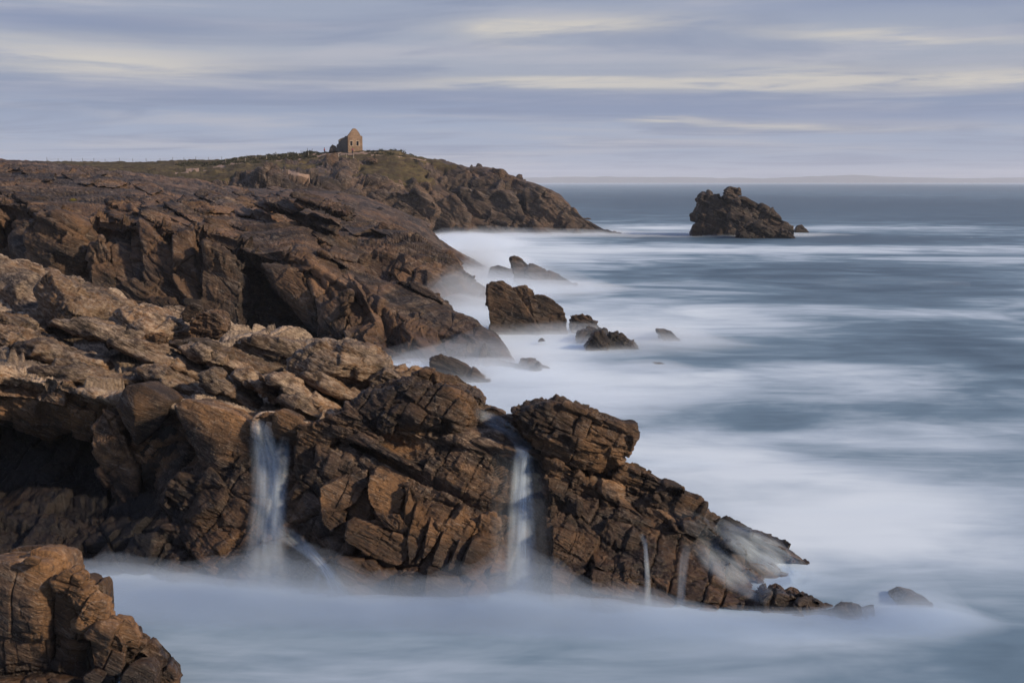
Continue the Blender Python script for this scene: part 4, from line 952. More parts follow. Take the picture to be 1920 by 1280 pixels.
farr_('rock_block', [(1298, 426), (1306, 417), (1316, 420), (1318, 450), (1298, 450)], 274, 4, size=None, seed=607, k=14, sub=5, lump=.3)
tag(wet('sea_rock', [(1492, 428), (1497, 421), (1504, 420), (1509, 427), (1520, 436), (1490, 440)], 295, 3, mat=M_FAR, size=None, seed=608, k=16, sub=5, lump=.25),
    'small round rock in the surf just right of the tall sea stack', 'rock')
tag(wet('sea_rock', [(1010, 434), (1022, 432), (1034, 439), (1040, 443), (1008, 443)], 284, 3, mat=M_FAR, size=None, seed=609, k=16, sub=4, lump=.25),
    'low dark rock in the surf at the foot of the headland', 'rock')

big = sea_rock_parent('tall brown slab rock split by curved cracks, largest in the near water', 995, 97)
bk = dict(parent=big, lump=.12, lam=.025, fine=.03, warp=.2)
wet('rock_block', [(911, 533), (922, 525), (944, 522), (958, 534), (975, 560), (998, 590), (1025, 636), (918, 636), (921, 580), (914, 556)], 96.4, 3.2, size=[3.4, 3, 1.9], R=frame(16), seed=611, k=34, sub=6, crack=.10, off=.05, tilt=.06, **bk)
wet('rock_block', [(948, 540), (982, 532), (998, 540), (1004, 556), (1022, 585), (1045, 640), (1010, 640), (980, 600), (955, 562)], 96.9, 3., size=[3, 3, 1.6], R=frame(50), seed=612, k=30, sub=6, crack=.10, off=.05, tilt=.06, **bk)
wet('rock_block', [(990, 556), (1004, 550), (1020, 551), (1040, 562), (1055, 575), (1066, 602), (1067, 640), (1020, 640), (996, 590)], 96.8, 3., size=[3, 3, 1.9], R=frame(12), seed=613, k=30, sub=6, crack=.10, off=.05, tilt=.06, **bk)
lean = sea_rock_parent('leaning pointed rock overhanging to the left beyond the tall slab rock', 1010, 142)
wet('rock_block', [(954, 481), (968, 479), (985, 487), (993, 495), (992, 520), (985, 540), (968, 540), (970, 515)], 142, 3, parent=lean, size=[3, 3, 1.4], R=frame(25), seed=621, k=26, sub=5)
wet('rock_block', [(993, 492), (1010, 496), (1027, 510), (1035, 540), (985, 542), (992, 515)], 142, 3, parent=lean, size=[3, 3, 1.6], R=frame(25), seed=622, k=22, sub=5)
wet('rock_block', [(1025, 506), (1040, 509), (1066, 522), (1085, 535), (1030, 540)], 142, 3, parent=lean, size=[3, 3, 1.4], R=frame(25), seed=623, k=20, sub=5)
def srock(label, outl, D, thick, **kw):
    return tag(wet('sea_rock', outl, D, thick, **kw), label, 'rock')
srock('faint low wedge of rock in the mist left of the leaning pointed rock', [(918, 499), (935, 497), (968, 506), (975, 520), (912, 522)], 152, 3, size=[3, 3, 1.2], seed=624, sub=5)
srock('dark block wedged against the right end of the tall slab rock', [(1068, 590), (1090, 588), (1110, 592), (1122, 604), (1130, 618), (1070, 628)], 97, 2.5, size=[2, 2, 1.], seed=625, sub=5, k=22)
srock('flat shelf rock with white water draining off its edge', [(1084, 622), (1105, 615), (1138, 618), (1142, 630), (1140, 655), (1084, 655)], 92, 2.4, size=[2, 2, .8], seed=626, sub=5, k=22)
srock('dark peaked rock fan just in front of the flat shelf rock', [(1100, 648), (1112, 630), (1130, 620), (1140, 640), (1142, 664), (1098, 664)], 88, 2, size=[1, 1.4, 1.], R=frame(60), seed=627, sub=5, k=18)
srock('ribbed rock slanting right into the mist beside the peaked rock fan', [(1138, 630), (1150, 623), (1175, 632), (1205, 655), (1180, 668), (1140, 664)], 88.5, 2, size=[1.2, 1.4, .8], R=frame(50), seed=628, sub=5, k=18)
srock('lone tilted slab poking out of the mist far right of the others', [(1227, 614), (1245, 613), (1262, 621), (1284, 642), (1262, 654), (1238, 634)], 93, 2, size=[2, 2, .9], R=frame(25), seed=629, sub=5, k=22, lump=.15)
srock('barely awash dark rock below the lone tilted slab', [(1216, 684), (1230, 680), (1252, 683), (1256, 690), (1216, 691)], 81, 1., size=None, seed=630, sub=4, lump=.1)
srock('low wedge rock lying in mist off the foot of the cave cliff', [(971, 674), (982, 667), (1010, 678), (1040, 692), (1052, 712), (975, 708)], 79, 2.4, size=[2.4, 2, .9], R=frame(22), seed=631, sub=5, k=22, lump=.2)
srock('two stones barely showing above the water before the tall slab rock', [(1012, 634), (1018, 632), (1024, 640), (1008, 641)], 91, .8, size=None, seed=632, sub=4, lump=.08)
srock('rounded wet rock shelf in the mist behind the near platform', [(798, 672), (825, 664), (870, 680), (905, 700), (932, 724), (800, 724)], 73.5, 3, size=[2.4, 2, .9], R=frame(22), seed=633, sub=6, k=18, lump=.3)
srock('pale wet ledge just behind the first blocky knoll', [(800, 712), (840, 706), (880, 728), (908, 744), (912, 770), (800, 770)], 48, 3, mat=M_FG, size=[1.6, 1.5, .5], R=frame(20), seed=634, sub=6, k=18)
srock('squat block at the tip of the near cliff with mist at its feet', [(1430, 1122), (1448, 1112), (1478, 1116), (1488, 1136), (1482, 1186), (1434, 1192)], 33.2, 1.4, mat=M_FG, size=[.8, .9, .5], seed=641, sub=6, k=26, lump=.07, lam=.02, lams=.09, fine=.02, fs=.2)
srock('sloping ribbed stone right of the squat block at the tip', [(1474, 1122), (1500, 1108), (1532, 1122), (1560, 1144), (1556, 1184), (1490, 1186)], 33.3, 1.4, mat=M_FG, size=[.6, .9, .28], R=frame(28), seed=642, sub=6, k=22, lump=.07, lam=.03, lams=.09, fine=.02, fs=.2)
srock('half drowned stone fading into mist beyond the ribbed stone', [(1562, 1148), (1580, 1134), (1612, 1136), (1650, 1156), (1660, 1172), (1570, 1172)], 33.4, 1.4, mat=M_FG, size=[.8, .9, .3], R=frame(24), seed=643, sub=6, k=18, lump=.08, lam=.03, lams=.09, fine=.02, fs=.2)
srock('last faint dark stone in the mist at lower right', [(1686, 1124), (1704, 1112), (1738, 1122), (1770, 1150), (1772, 1180), (1684, 1180)], 33.6, 1.4, mat=M_FG, size=None, seed=644, sub=5, k=18, lump=.1, lam=.03, lams=.09, fine=.02, fs=.2)

# ================================================================== the sea
az_ = np.concatenate([np.linspace(-180, -42, 40)[:-1], np.linspace(-42, 42, 420), np.linspace(42, 180, 40)[1:]])
dist = 1 / np.linspace(1 / 12., 1 / 12800., 420)
A, Dd = np.meshgrid(np.radians(az_), dist)
Sx, Sy = Dd * np.sin(A), Dd * np.cos(A)
PATCH = [ # px, py, half width px, half height px, amount
 (1480, 930, 330, 70, .42), (1250, 830, 160, 50, .28), (1700, 980, 250, 60, .25), (1120, 720, 240, 40, .26), (1450, 700, 300, 22, .18),
 (1000, 640, 150, 40, .25), (1200, 590, 260, 26, .22), (900, 520, 90, 60, .42), (1040, 470, 170, 14, .25), (1240, 426, 130, 7, .5), (1640, 427, 260, 6, .42),
 (1500, 466, 600, 7, .32), (980, 448, 160, 10, .4), (1800, 800, 200, 16, .10), (1650, 586, 300, 12, .15), (1500, 342.5, 1500, 1.6, .65), (1400, 1040, 120, 40, .3), (860, 450, 70, 14, .4),
 (1680, 600, 330, 110, -.17), (1560, 775, 460, 45, -.20), (1350, 800, 200, 25, -.12), (1500, 650, 330, 22, -.26), (1650, 520, 420, 32, -.30), (1250, 512, 160, 14, -.15), (1500, 447, 500, 8, -.34), (1700, 385, 700, 22, -.22),
 (1300, 372, 300, 12, -.18), (1650, 350, 600, 6, -.25), (1800, 640, 150, 50, -.22), (1560, 1010, 260, 30, .12), (1750, 900, 200, 20, -.10), (1330, 700, 120, 10, .12), (700, 1172, 500, 24, -.16), (1850, 1210, 260, 70, -.14), (300, 1170, 160, 40, .02),
 (1560, 1200, 260, 30, .12), (800, 1255, 400, 30, .10), (1200, 1270, 300, 30, .02), (1850, 700, 160, 30, -.2)]
foam = np.interp(Sy.ravel(), [0, 40, 90, 160, 260, 320, 600, 4000], [.30, .40, .48, .44, .36, .28, .22, .24])
for k, (px, py, wx, wy, am) in enumerate(PATCH):
    D0 = float(sea_d(py)); x0 = at_z(px, D0, 0.)[0]
    wxm = wx / FPX * D0; wym = wy * D0 * D0 / (FPX * CAM_H)
    u = (Sx.ravel() - x0) / wxm; v = (Sy.ravel() - D0) / wym
    near_ = np.abs(u) + np.abs(v) < 8
    un, vn_ = u[near_], v[near_]
    q = np.stack([un * 1.1, vn_ * .8, np.full(un.size, k * 3.3)], -1)
    un = un + .55 * fbm(q, 4, 811); vn_ = vn_ + .7 * fbm(q * 1.3 + 5, 4, 821)
    foam[near_] += am * np.exp(-un ** 2 - vn_ ** 2)
SP = np.stack([Sx.ravel(), Sy.ravel(), np.zeros(Sx.size)], -1)
swell = .10 * fbm(SP / np.array([26, 9, 1]), 3, 801) + .05 * fbm(SP / np.array([7, 2.5, 1]), 3, 805)
SP[:, 2] = swell * sstep(12, 30, Dd.ravel()) * (1 - .9 * sstep(300, 2500, Dd.ravel())) - .02
ms, t, out = new_mat('sea_water')
pos = t.add('ShaderNodeNewGeometry').outputs['Position']
fa = t.attr('foam')
s1 = t.noise(t.map(t.map(pos, rot=(0, 0, .16)), (.040, .070, 1)), 1., 9, .56, 1.3)
s2 = t.noise(t.map(t.map(pos, rot=(0, 0, -.06)), (.15, .36, 1), loc=(4, 1, 0)), 1., 7, .56, .8)
s3 = t.noise(t.map(pos, (.004, .022, 1), loc=(1, 7, 0)), 1., 6, .6, .4)
dy_s = t.ramp(t.add('ShaderNodeSeparateXYZ', ins={0: pos}).outputs[1], 30., 52., .45, 1.)
f = t.math('ADD', fa, t.math('MULTIPLY', t.math('MULTIPLY', t.math('SUBTRACT', s1, .5), .95), dy_s))
f = t.math('ADD', f, t.math('MULTIPLY', t.math('SUBTRACT', s2, .5), .34))
s4 = t.noise(t.map(t.map(pos, rot=(0, 0, .03)), (.35, 1.5, 1), loc=(2, 5, 0)), 1., 6, .6, .4)
f = t.math('ADD', f, t.math('MULTIPLY', t.math('SUBTRACT', s3, .5), .4))
f = t.math('ADD', f, t.math('MULTIPLY', t.math('SUBTRACT', s4, .5), .12))
fr = t.ramp(f, .05, 1.0)
colr = t.add('ShaderNodeValToRGB', ins={0: fr}); e = colr.color_ramp.elements
e[0].position, e[0].color = 0, (.048, .092, .138, 1); e[1].position, e[1].color = 1, (.66, .77, .855, 1)
k_ = colr.color_ramp.elements.new(.35); k_.color = (.155, .24, .32, 1)
k_ = colr.color_ramp.elements.new(.7); k_.color = (.42, .525, .63, 1)
bp = t.add('ShaderNodeBump', ins={'Strength': .25, 'Distance': .12, 'Height': s2})
p = t.add('ShaderNodeBsdfPrincipled', ins={'Base Color': colr.outputs[0], 'Roughness': t.math('ADD', t.math('MULTIPLY', fr, .4), .42), 'IOR': 1.33, 'Specular IOR Level': .22, 'Normal': bp.outputs[0]})
t.l.new(p.outputs[0], out.inputs[0])
sea = mesh_np('sea', SP, grid_faces(len(az_), len(dist)), ms, None, True, {'foam': np.clip(foam, -.3, 1.6)})
tag(sea, 'smooth pale sea with long silky streaks of foam', kind='structure')

# ================================================================== helpers that read the finished ground
bpy.context.view_layer.update()
DG = bpy.context.evaluated_depsgraph_get()
ROCKY = ('rock', 'grass', 'path', 'boulder')
def cast(px, py, skip=0.):
    """distance (world y) of the first rock seen through a point of the frame"""
    d = Vector(at(px, py, 10.) - np.array([0, 0, CAM_H])).normalized()
    o = Vector((0, 0, CAM_H)) + d * (15 + skip)
    for _ in range(6):
        hit, loc, nrm, ix, ob, mt = scene.ray_cast(DG, o, d)
        if not hit: return None
        if ob.name.startswith('sea') and not ob.name.startswith('sea_'): return None
        return loc.y
    return None
def ground_z(x, y, top=60.):
    hit, loc, nrm, ix, ob, mt = scene.ray_cast(DG, Vector((x, y, top)), Vector((0, 0, -1)))
    return loc.z if hit else 0.

# ================================================================== falling water
def water_mat(name, dens, streak, edge=.9):
    m, t, out = new_mat(name)
    ac = t.attr('across'); al = t.attr('along'); wt = t.attr('weight'); sd_ = t.attr('strand')
    v = t.add('ShaderNodeCombineXYZ', ins={0: t.math('MULTIPLY', ac, streak), 1: t.math('MULTIPLY', al, .45), 2: t.math('MULTIPLY', sd_, 3.7)}).outputs[0]
    n = t.noise(v, 1., 6, .6, .25)
    v2 = t.add('ShaderNodeCombineXYZ', ins={0: t.math('MULTIPLY', ac, streak * 3.5), 1: t.math('MULTIPLY', al, .7), 2: sd_}).outputs[0]
    n2 = t.noise(v2, 1., 4, .6, .1)
    e = t.math('SUBTRACT', 1., t.math('POWER', t.math('ABSOLUTE', ac), 2.))
    e = t.math('MULTIPLY', t.ramp(e, 0., edge), t.ramp(t.noise(v, .55, 5, .6, .4), .25, .60, .45, 1.))
    f = t.math('MULTIPLY', e, t.ramp(t.math('ADD', t.math('MULTIPLY', n, .65), t.math('MULTIPLY', n2, .35)), .30, .68, .25, 1.))
    f = t.math('MULTIPLY', t.math('MULTIPLY', f, wt), dens, clamp=True)
    df = t.add('ShaderNodeBsdfDiffuse', ins={'Color': (.70, .84, .98, 1)})
    tl = t.add('ShaderNodeBsdfTranslucent', ins={'Color': (.70, .84, .98, 1)})
    mm = t.add('ShaderNodeMixShader', ins={0: .35, 1: df.outputs[0], 2: tl.outputs[0]})
    tr = t.add('ShaderNodeBsdfTransparent')
    o_ = t.add('ShaderNodeMixShader', ins={0: f, 1: tr.outputs[0], 2: mm.outputs[0]})
    t.l.new(o_.outputs[0], out.inputs[0]); return m
M_FALL = water_mat('silky_water', .40, 3.0, 1.)
M_FILM = water_mat('water_film', .34, 1.4, 1.)
def veil(name, label, path, mat, free=0., strands=3, gap=.10, n=60, m=22, cat='waterfall', parent=None, fallback=37., wmul=1.):
    """water following a path of (px, py, half width px, weight), laid over the rock it passes; free = how far it may stand off hollows"""
    root = empty(name) if parent is None else parent
    if parent is None: tag(root, label, cat)
    pth = np.array(path, float)
    L = np.concatenate([[0], np.cumsum(np.hypot(np.diff(pth[:, 0]), np.diff(pth[:, 1])))])
    s = np.linspace(0, L[-1], n)
    px = cr_interp(pth[:, 0], n, 0, np.interp(s, L, np.arange(len(pth)))); py = cr_interp(pth[:, 1], n, 0, np.interp(s, L, np.arange(len(pth))))
    hw = np.interp(s, L, pth[:, 2]); wt = np.interp(s, L, pth[:, 3])
    tx, ty = np.gradient(px), np.gradient(py); ln = np.hypot(tx, ty); nx, ny = -ty / ln, tx / ln
    ac = np.linspace(-1, 1, m)
    Dc = np.zeros((n, m)); last = np.full(m, np.nan)
    for i in range(n):
        for j in range(m):
            d = cast(px[i] + nx[i] * hw[i] * ac[j], py[i] + ny[i] * hw[i] * ac[j])
            Dc[i, j] = d if d is not None else np.nan
    med = np.nanmedian(Dc) if np.isfinite(Dc).any() else fallback
    for i in range(n):
        row = Dc[i]; mrow = np.nanmedian(row) if np.isfinite(row).any() else np.nan
        Dc[i] = np.where(np.isfinite(row), row, mrow)
        if not np.isfinite(Dc[i]).all(): Dc[i] = Dc[i - 1] if i else med
    # smooth across and along, keeping in front of the stone
    K = Dc.copy()
    for _ in range(10):
        K = np.minimum(K, Dc)
        Kp = np.pad(K, ((2, 2), (1, 1)), 'edge')
        K = (Kp[:-4, 1:-1] + Kp[1:-3, 1:-1] + 2 * Kp[2:-2, 1:-1] + Kp[3:-1, 1:-1] + Kp[4:, 1:-1] + Kp[2:-2, :-2] + Kp[2:-2, 2:]) / 8
    if free > 0:
        c = np.minimum.accumulate(K.min(1)); K = np.minimum(K, c[:, None] + free)
    for k in range(strands):
        off = .05 + gap * k
        Dk = K - off
        shift = (random.random() - .5) * .3
        GPX = px[:, None] + nx[:, None] * hw[:, None] * (ac[None] * (1 - .12 * k) + shift * .5)
        GPY = py[:, None] + ny[:, None] * hw[:, None] * (ac[None] * (1 - .12 * k) + shift * .5)
        V = at(GPX, GPY, Dk).reshape(-1, 3)
        mesh_np('strand', V, grid_faces(m, n), mat, root, True,
                {'across': np.tile(ac, n), 'along': np.repeat(s / 60., m), 'weight': np.repeat(wt, m) * wmul, 'strand': np.full(n * m, k * 2.3 + len(name) + pth[0, 0] * .01)})
    return root
w1 = veil('waterfall', 'wide soft waterfall pouring between the triangular slab and the squat block', [(484, 786, 16, .0), (486, 800, 20, .6), (494, 830, 30, .9), (502, 880, 36, .8), (504, 940, 38, .65), (502, 1000, 46, .55), (500, 1060, 60, .35), (500, 1110, 70, .15), (500, 1140, 70, 0)], M_FALL, free=.5, strands=3)
veil('waterfall', None, [(536, 815, 10, 0), (530, 850, 18, .5), (522, 920, 22, .6), (514, 990, 26, .5), (508, 1060, 34, .2), (506, 1110, 40, 0)], M_FALL, free=.5, strands=2, parent=w1)
veil('waterfall', 'thin stream curving right and forking over the sloping rock under the wide fall', [(515, 985, 8, 0), (540, 1005, 20, .4), (575, 1030, 15, .9), (605, 1060, 11, 1.3), (622, 1085, 16, 1.2), (636, 1115, 24, .8), (645, 1145, 30, .0)], M_FALL, free=.3, strands=2)
veil('waterfall', 'little trickle dropping left from the fork under the curving stream', [(604, 1060, 5, .2), (597, 1078, 6, .8), (591, 1102, 9, .6), (588, 1130, 12, 0)], M_FALL, free=.3, strands=1, n=30, m=10)
veil('waterfall', 'faint short trickle straight below the wide soft waterfall', [(516, 1086, 2, .2), (514, 1105, 4, .8), (514, 1125, 8, .4), (514, 1145, 10, 0)], M_FALL, free=.3, strands=1, n=30, m=10)
veil('waterfall', 'tall straight white waterfall dropping left of the overhanging knoll', [(985, 846, 30, .3), (980, 856, 22, .9), (978, 880, 24, .9), (977, 940, 28, .85), (976, 1010, 32, .8), (975, 1080, 36, .65), (975, 1130, 40, .35), (975, 1160, 44, 0)], M_FALL, free=.25, strands=3)
veil('water_jet', 'bright narrow core of the tall straight waterfall', [(987, 846, 9, .6), (983, 862, 6, 1.), (980, 930, 8, 1.), (978, 1000, 9, .9), (977, 1080, 12, .6), (976, 1140, 14, .1)], M_FALL, free=.15, strands=2, gap=.06, m=10)
veil('waterfall', 'broad faint curtain of spray behind the tall straight waterfall', [(965, 840, 50, .1), (965, 900, 62, .30), (972, 1000, 66, .32), (975, 1100, 66, .3), (975, 1150, 70, 0)], M_FALL, free=.3, strands=1)
veil('waterfall', 'thread of water running down the ribbed face right of centre', [(1203, 1000, 7, .1), (1209, 1016, 6, .5), (1211, 1030, 5, .8), (1214, 1080, 7, .6), (1216, 1140, 10, .4), (1217, 1170, 9, 0)], M_FALL, free=.2, strands=2, gap=.05, m=10)
veil('waterfall', 'soft thread of water in the dark cleft near the tip of the cliff', [(1290, 1020, 10, .1), (1282, 1050, 12, .4), (1278, 1100, 10, .6), (1276, 1150, 12, .4), (1275, 1172, 10, 0)], M_FALL, free=.2, strands=2, gap=.05, m=10)
# films of white water on the rock
veil('water_film', 'white water sliding through the gap between the two knolls', [(890, 770, 10, 0), (915, 785, 16, .8), (945, 800, 16, .95), (970, 825, 14, .9), (985, 848, 22, .8)], M_FILM, strands=2, cat='water')
veil('water_film', 'white wash streaming over the long slab at the right tip', [(1345, 980, 18, .2), (1390, 1012, 36, 1.0), (1440, 1044, 44, 1.3), (1485, 1072, 36, .9), (1520, 1094, 22, 0)], M_FILM, strands=2, cat='water')
veil('water_film', 'white wash trickling down the stepped rocks near the tip', [(1300, 1010, 14, 0), (1335, 1045, 30, .7), (1375, 1075, 36, 1.), (1415, 1102, 30, .8), (1445, 1125, 20, .0)], M_FILM, strands=2, cat='water')
veil('water_film', 'thin pale sheen of water on the ribbed slope below the knoll', [(1240, 950, 14, 0), (1290, 970, 24, .35), (1330, 1000, 26, .45), (1360, 1040, 22, .2)], M_FILM, strands=1, cat='water')

# ================================================================== mist over the water
MIST = [ # px, sea-level py, half width px, half depth px, height m
 (180, 1126, 320, 38, 1.3), (520, 1150, 240, 22, 1.3), (760, 1162, 240, 20, 1.1), (985, 1163, 150, 20, 1.4), (1200, 1168, 160, 20, 1.1), (1480, 1174, 240, 26, .60),
 (1620, 1115, 220, 40, .24), (1440, 1085, 120, 30, .30), (1725, 1166, 130, 22, .95), (900, 1230, 900, 40, .22),
]
MISTF = [
 (800, 700, 150, 34, 1.87), (960, 690, 130, 26, 1.22), (1000, 628, 160, 16, 1.22), (1140, 645, 130, 20, 1.03), (1270, 640, 100, 16, .9), (880, 590, 90, 22, 2.43), (960, 545, 120, 18, 2.06),
 (900, 500, 80, 18, 3.18), (1040, 540, 110, 8, 1.31), (870, 455, 90, 10, 2.81), (960, 440, 200, 4, 1.50), (1120, 436, 80, 3, .8), (1400, 440, 150, 4, 0.94), (850, 560, 70, 30, 2.81), (1080, 740, 160, 40, 1.03),
 (1235, 692, 70, 14, .8), (1015, 645, 60, 12, .5),
]
def mist_layers(plist, d0, d1, azr, nlev, dens, seed, nx_=220, ny_=150, nscale=(3., 1.4), tint=(.72, .84, .97)):
    azs = np.radians(np.linspace(azr[0], azr[1], nx_)); ds = 1 / np.linspace(1 / d0, 1 / d1, ny_)
    A_, D_ = np.meshgrid(azs, ds); x = (D_ * np.tan(A_)).ravel(); y = D_.ravel()
    h = np.zeros(x.size)
    for px, py, wx, wy, ht in plist:
        D0 = float(sea_d(py)); x0 = at_z(px, D0, 0.)[0]
        wxm = wx / FPX * D0; wym = max(wy * D0 * D0 / (FPX * CAM_H), 1.)
        h = np.maximum(h, 0) + ht * np.exp(-((x - x0) / wxm) ** 2 - ((y - D0) / wym) ** 2)
    m, t, out = new_mat('mist')
    vp = t.add('ShaderNodeVolumePrincipled'); vp.inputs['Color'].default_value = (*tint, 1); vp.inputs['Density'].default_value = dens; vp.inputs['Anisotropy'].default_value = .0
    t.l.new(vp.outputs[0], out.inputs['Volume'])
    try: m.cycles.homogeneous_volume = True
    except Exception: pass
    edge = np.minimum(sstep(0, .06, (A_.ravel() - azs[0]) / (azs[-1] - azs[0])), sstep(0, .06, (azs[-1] - A_.ravel()) / (azs[-1] - azs[0])))
    root = None
    for k in range(nlev):
        f = (k + 1) / nlev
        q = np.stack([x / nscale[0], y / nscale[1], np.full(x.size, seed + k * .35)], -1)
        hk = h * f ** 1.95 * 1.2 * (1 + .75 * fbm(q, 5, seed)) * edge - .06 - .015 * k
        top = np.stack([x, y, np.maximum(hk, -.4 - .02 * k)], -1); bot = np.stack([x, y, np.full(x.size, -.6 - .03 * k)], -1)
        V = np.concatenate([top, bot]); nvv = len(x)
        Ft = grid_faces(nx_, ny_); Fb = grid_faces(nx_, ny_, True) + nvv
        i = np.arange(nvv).reshape(ny_, nx_)
        loop = np.concatenate([i[0, :], i[1:, -1], i[-1, -2::-1], i[-2:0:-1, 0]]); nx2 = np.roll(loop, -1)
        Fs = np.stack([loop, loop + nvv, nx2 + nvv, nx2], -1)
        o = mesh_np('mist', V, np.concatenate([Ft, Fb, Fs]), m, root, True)
        if root is None:
            root = o
        tag(o, kind='stuff')
    return root
MIST_NEAR = mist_layers(MIST, 24, 60, (-32, 32), 9, .165, 31)
MIST_LOW = mist_layers([(a_, b_, c_, d_, h_ * .34) for a_, b_, c_, d_, h_ in MIST], 24, 60, (-32, 32), 3, .8, 43)
tag(MIST_LOW, 'thick low mist right on the water at the foot of the near cliff', kind='stuff')
MIST_FAR = mist_layers(MISTF, 62, 340, (-14, 22), 9, .024, 57, nscale=(9., 5.), tint=(.86, .93, 1.))
MIST_FAR_LOW = mist_layers([(a_, b_, c_, d_ * .8, h_ * .38) for a_, b_, c_, d_, h_ in MISTF], 62, 340, (-14, 22), 3, .13, 71, nscale=(9., 5.), tint=(.86, .93, 1.))
tag(MIST_FAR_LOW, 'white mist hugging the waterline of the rocks further off', kind='stuff')
tag(MIST_NEAR, 'bluish mist lying on the water at the foot of the near cliff', kind='stuff')
tag(MIST_FAR, 'pale mist in the coves and around the rocks further off', kind='stuff')

# ================================================================== ruined house, people, fences
def stone_mat(name, a, b, c, sc=3.):
    m, t, out = new_mat(name)
    pos = t.add('ShaderNodeNewGeometry').outputs['Position']
    n1 = t.noise(pos, .8, 5, .65); n2 = t.noise(pos, sc, 5, .7)
    vo = t.add('ShaderNodeTexVoronoi', feature='F1'); vo.inputs['Scale'].default_value = 2.6; t.put(vo.inputs[0], pos)
    colr = t.mix(t.ramp(n1, .38, .62), a, b); colr = t.mix(t.ramp(n2, .5, .7, 0, .7), colr, c)
    colr = t.mix(t.math('MULTIPLY', t.add('ShaderNodeSeparateColor', ins={0: vo.outputs['Color']}).outputs[0], .35), colr, c)
    bp = t.add('ShaderNodeBump', ins={'Strength': .8, 'Distance': .08, 'Height': t.math('ADD', n2, vo.outputs[0])})
    p = t.add('ShaderNodeBsdfPrincipled', ins={'Base Color': colr, 'Roughness': .92, 'Normal': bp.outputs[0]})
    t.l.new(p.outputs[0], out.inputs[0]); return m
M_PLASTER = stone_mat('weathered_render', (.20, .132, .085), (.30, .205, .135), (.13, .085, .058))
M_RUBBLE = stone_mat('grey_rubble_wall', (.10, .085, .07), (.16, .135, .11), (.06, .05, .045))
M_SURR = stone_mat('pale_surround', (.36, .29, .22), (.42, .34, .26), (.30, .24, .18))
HD = 312.
hx0 = float(at(653, 284, HD)[0]); hz = min(ground_z(hx0, HD), ground_z(hx0 + 4, HD)) - .15
house = tag(empty('ruined_house', (hx0, HD, hz)), 'roofless ruined stone house with one arched gable on top of the headland', 'ruin')
RY = math.radians(29)          # the gable looks a little to the right
def hw_(x, y, z):              # house axes: x along the gable, y into the house
    return (hx0 + x * math.cos(RY) - y * math.sin(RY) * 1, HD + x * math.sin(RY) + y * math.cos(RY), hz + z)
def wall_bm(outline, holes, th, place):
    """a thick wall from an outline with real rectangular openings, cut into columns"""
    bm = bmesh.new()
    xs = sorted(set([p[0] for p in outline] + [h[0] for h in holes] + [h[1] for h in holes]))
    topf = lambda x: float(np.interp(x, [p[0] for p in outline], [p[1] for p in outline]))
    def quad_col(x0, x1, z0a, z0b, z1a, z1b):
        v = [bm.verts.new(place(x, y, z)) for (x, z) in ((x0, z0a), (x1, z0b), (x1, z1b), (x0, z1a)) for y in (0, th)]
        for f in ((0, 2, 4, 6), (7, 5, 3, 1), (0, 1, 3, 2), (2, 3, 5, 4), (4, 5, 7, 6), (6, 7, 1, 0)):
            bm.faces.new([v[i] for i in f])
    for x0, x1 in zip(xs[:-1], xs[1:]):
        if x1 - x0 < 1e-4: continue
        mid = (x0 + x1) / 2
        cuts = sorted([(h[2], h[3]) for h in holes if h[0] <= mid <= h[1]])
        z = 0.
        for a, b in cuts:
            if a > z: quad_col(x0, x1, z, z, a, a)
            z = b
        quad_col(x0, x1, z, z, topf(x0), topf(x1))
    bmesh.ops.remove_doubles(bm, verts=bm.verts, dist=1e-4)
    bmesh.ops.recalc_face_normals(bm, faces=bm.faces)
    return bm
def bm_obj(name, bm, mat, parent=None, smooth=False):
    me = bpy.data.meshes.new(name); bm.to_mesh(me); bm.free(); me.materials.append(mat)
    for p_ in me.polygons: p_.use_smooth = smooth
    o = bpy.data.objects.new(name, me); col.objects.link(o)
    if parent is not None: o.parent = parent; o.matrix_parent_inverse = parent.matrix_basis.inverted()
    return o
WIN = [(.58, 1.28, 1.95, 3.2), (2.36, 3.06, 1.95, 3.2)]
gable = bm_obj('gable_wall', wall_bm([(0, 4.6), (.08, 4.75), (.45, 5.15), (.9, 5.75), (1.3, 6.3), (1.55, 6.55), (1.95, 6.6), (2.4, 6.45), (2.9, 5.9), (3.35, 5.25), (3.6, 4.72), (3.75, 4.62), (3.95, 4.65), (4.1, 4.5)], WIN, .55, hw_), M_PLASTER, house)
for (x0, x1, z0, z1) in WIN:
    fr_ = bmesh.new()
    def bxx(bm, a, b):
        v = [bm.verts.new(hw_(x, y, z)) for x in (a[0], b[0]) for y in (a[1], b[1]) for z in (a[2], b[2])]
        for f in ((0, 1, 3, 2), (4, 6, 7, 5), (0, 4, 5, 1), (2, 3, 7, 6), (0, 2, 6, 4), (1, 5, 7, 3)): bm.faces.new([v[i] for i in f])
    for a, b in (((x0 - .16, -.05, z0 - .12), (x0 + .02, .2, z1 + .18)), ((x1 - .02, -.05, z0 - .12), (x1 + .16, .2, z1 + .18)), ((x0 + .025, -.045, z1 - .02), (x1 - .025, .2, z1 + .175)), ((x0 + .025, -.045, z0 - .115), (x1 - .025, .2, z0 + .03))):
        bxx(fr_, a, b)
    bmesh.ops.recalc_face_normals(fr_, faces=fr_.faces)
    bm_obj('window_surround', fr_, M_SURR, gable)
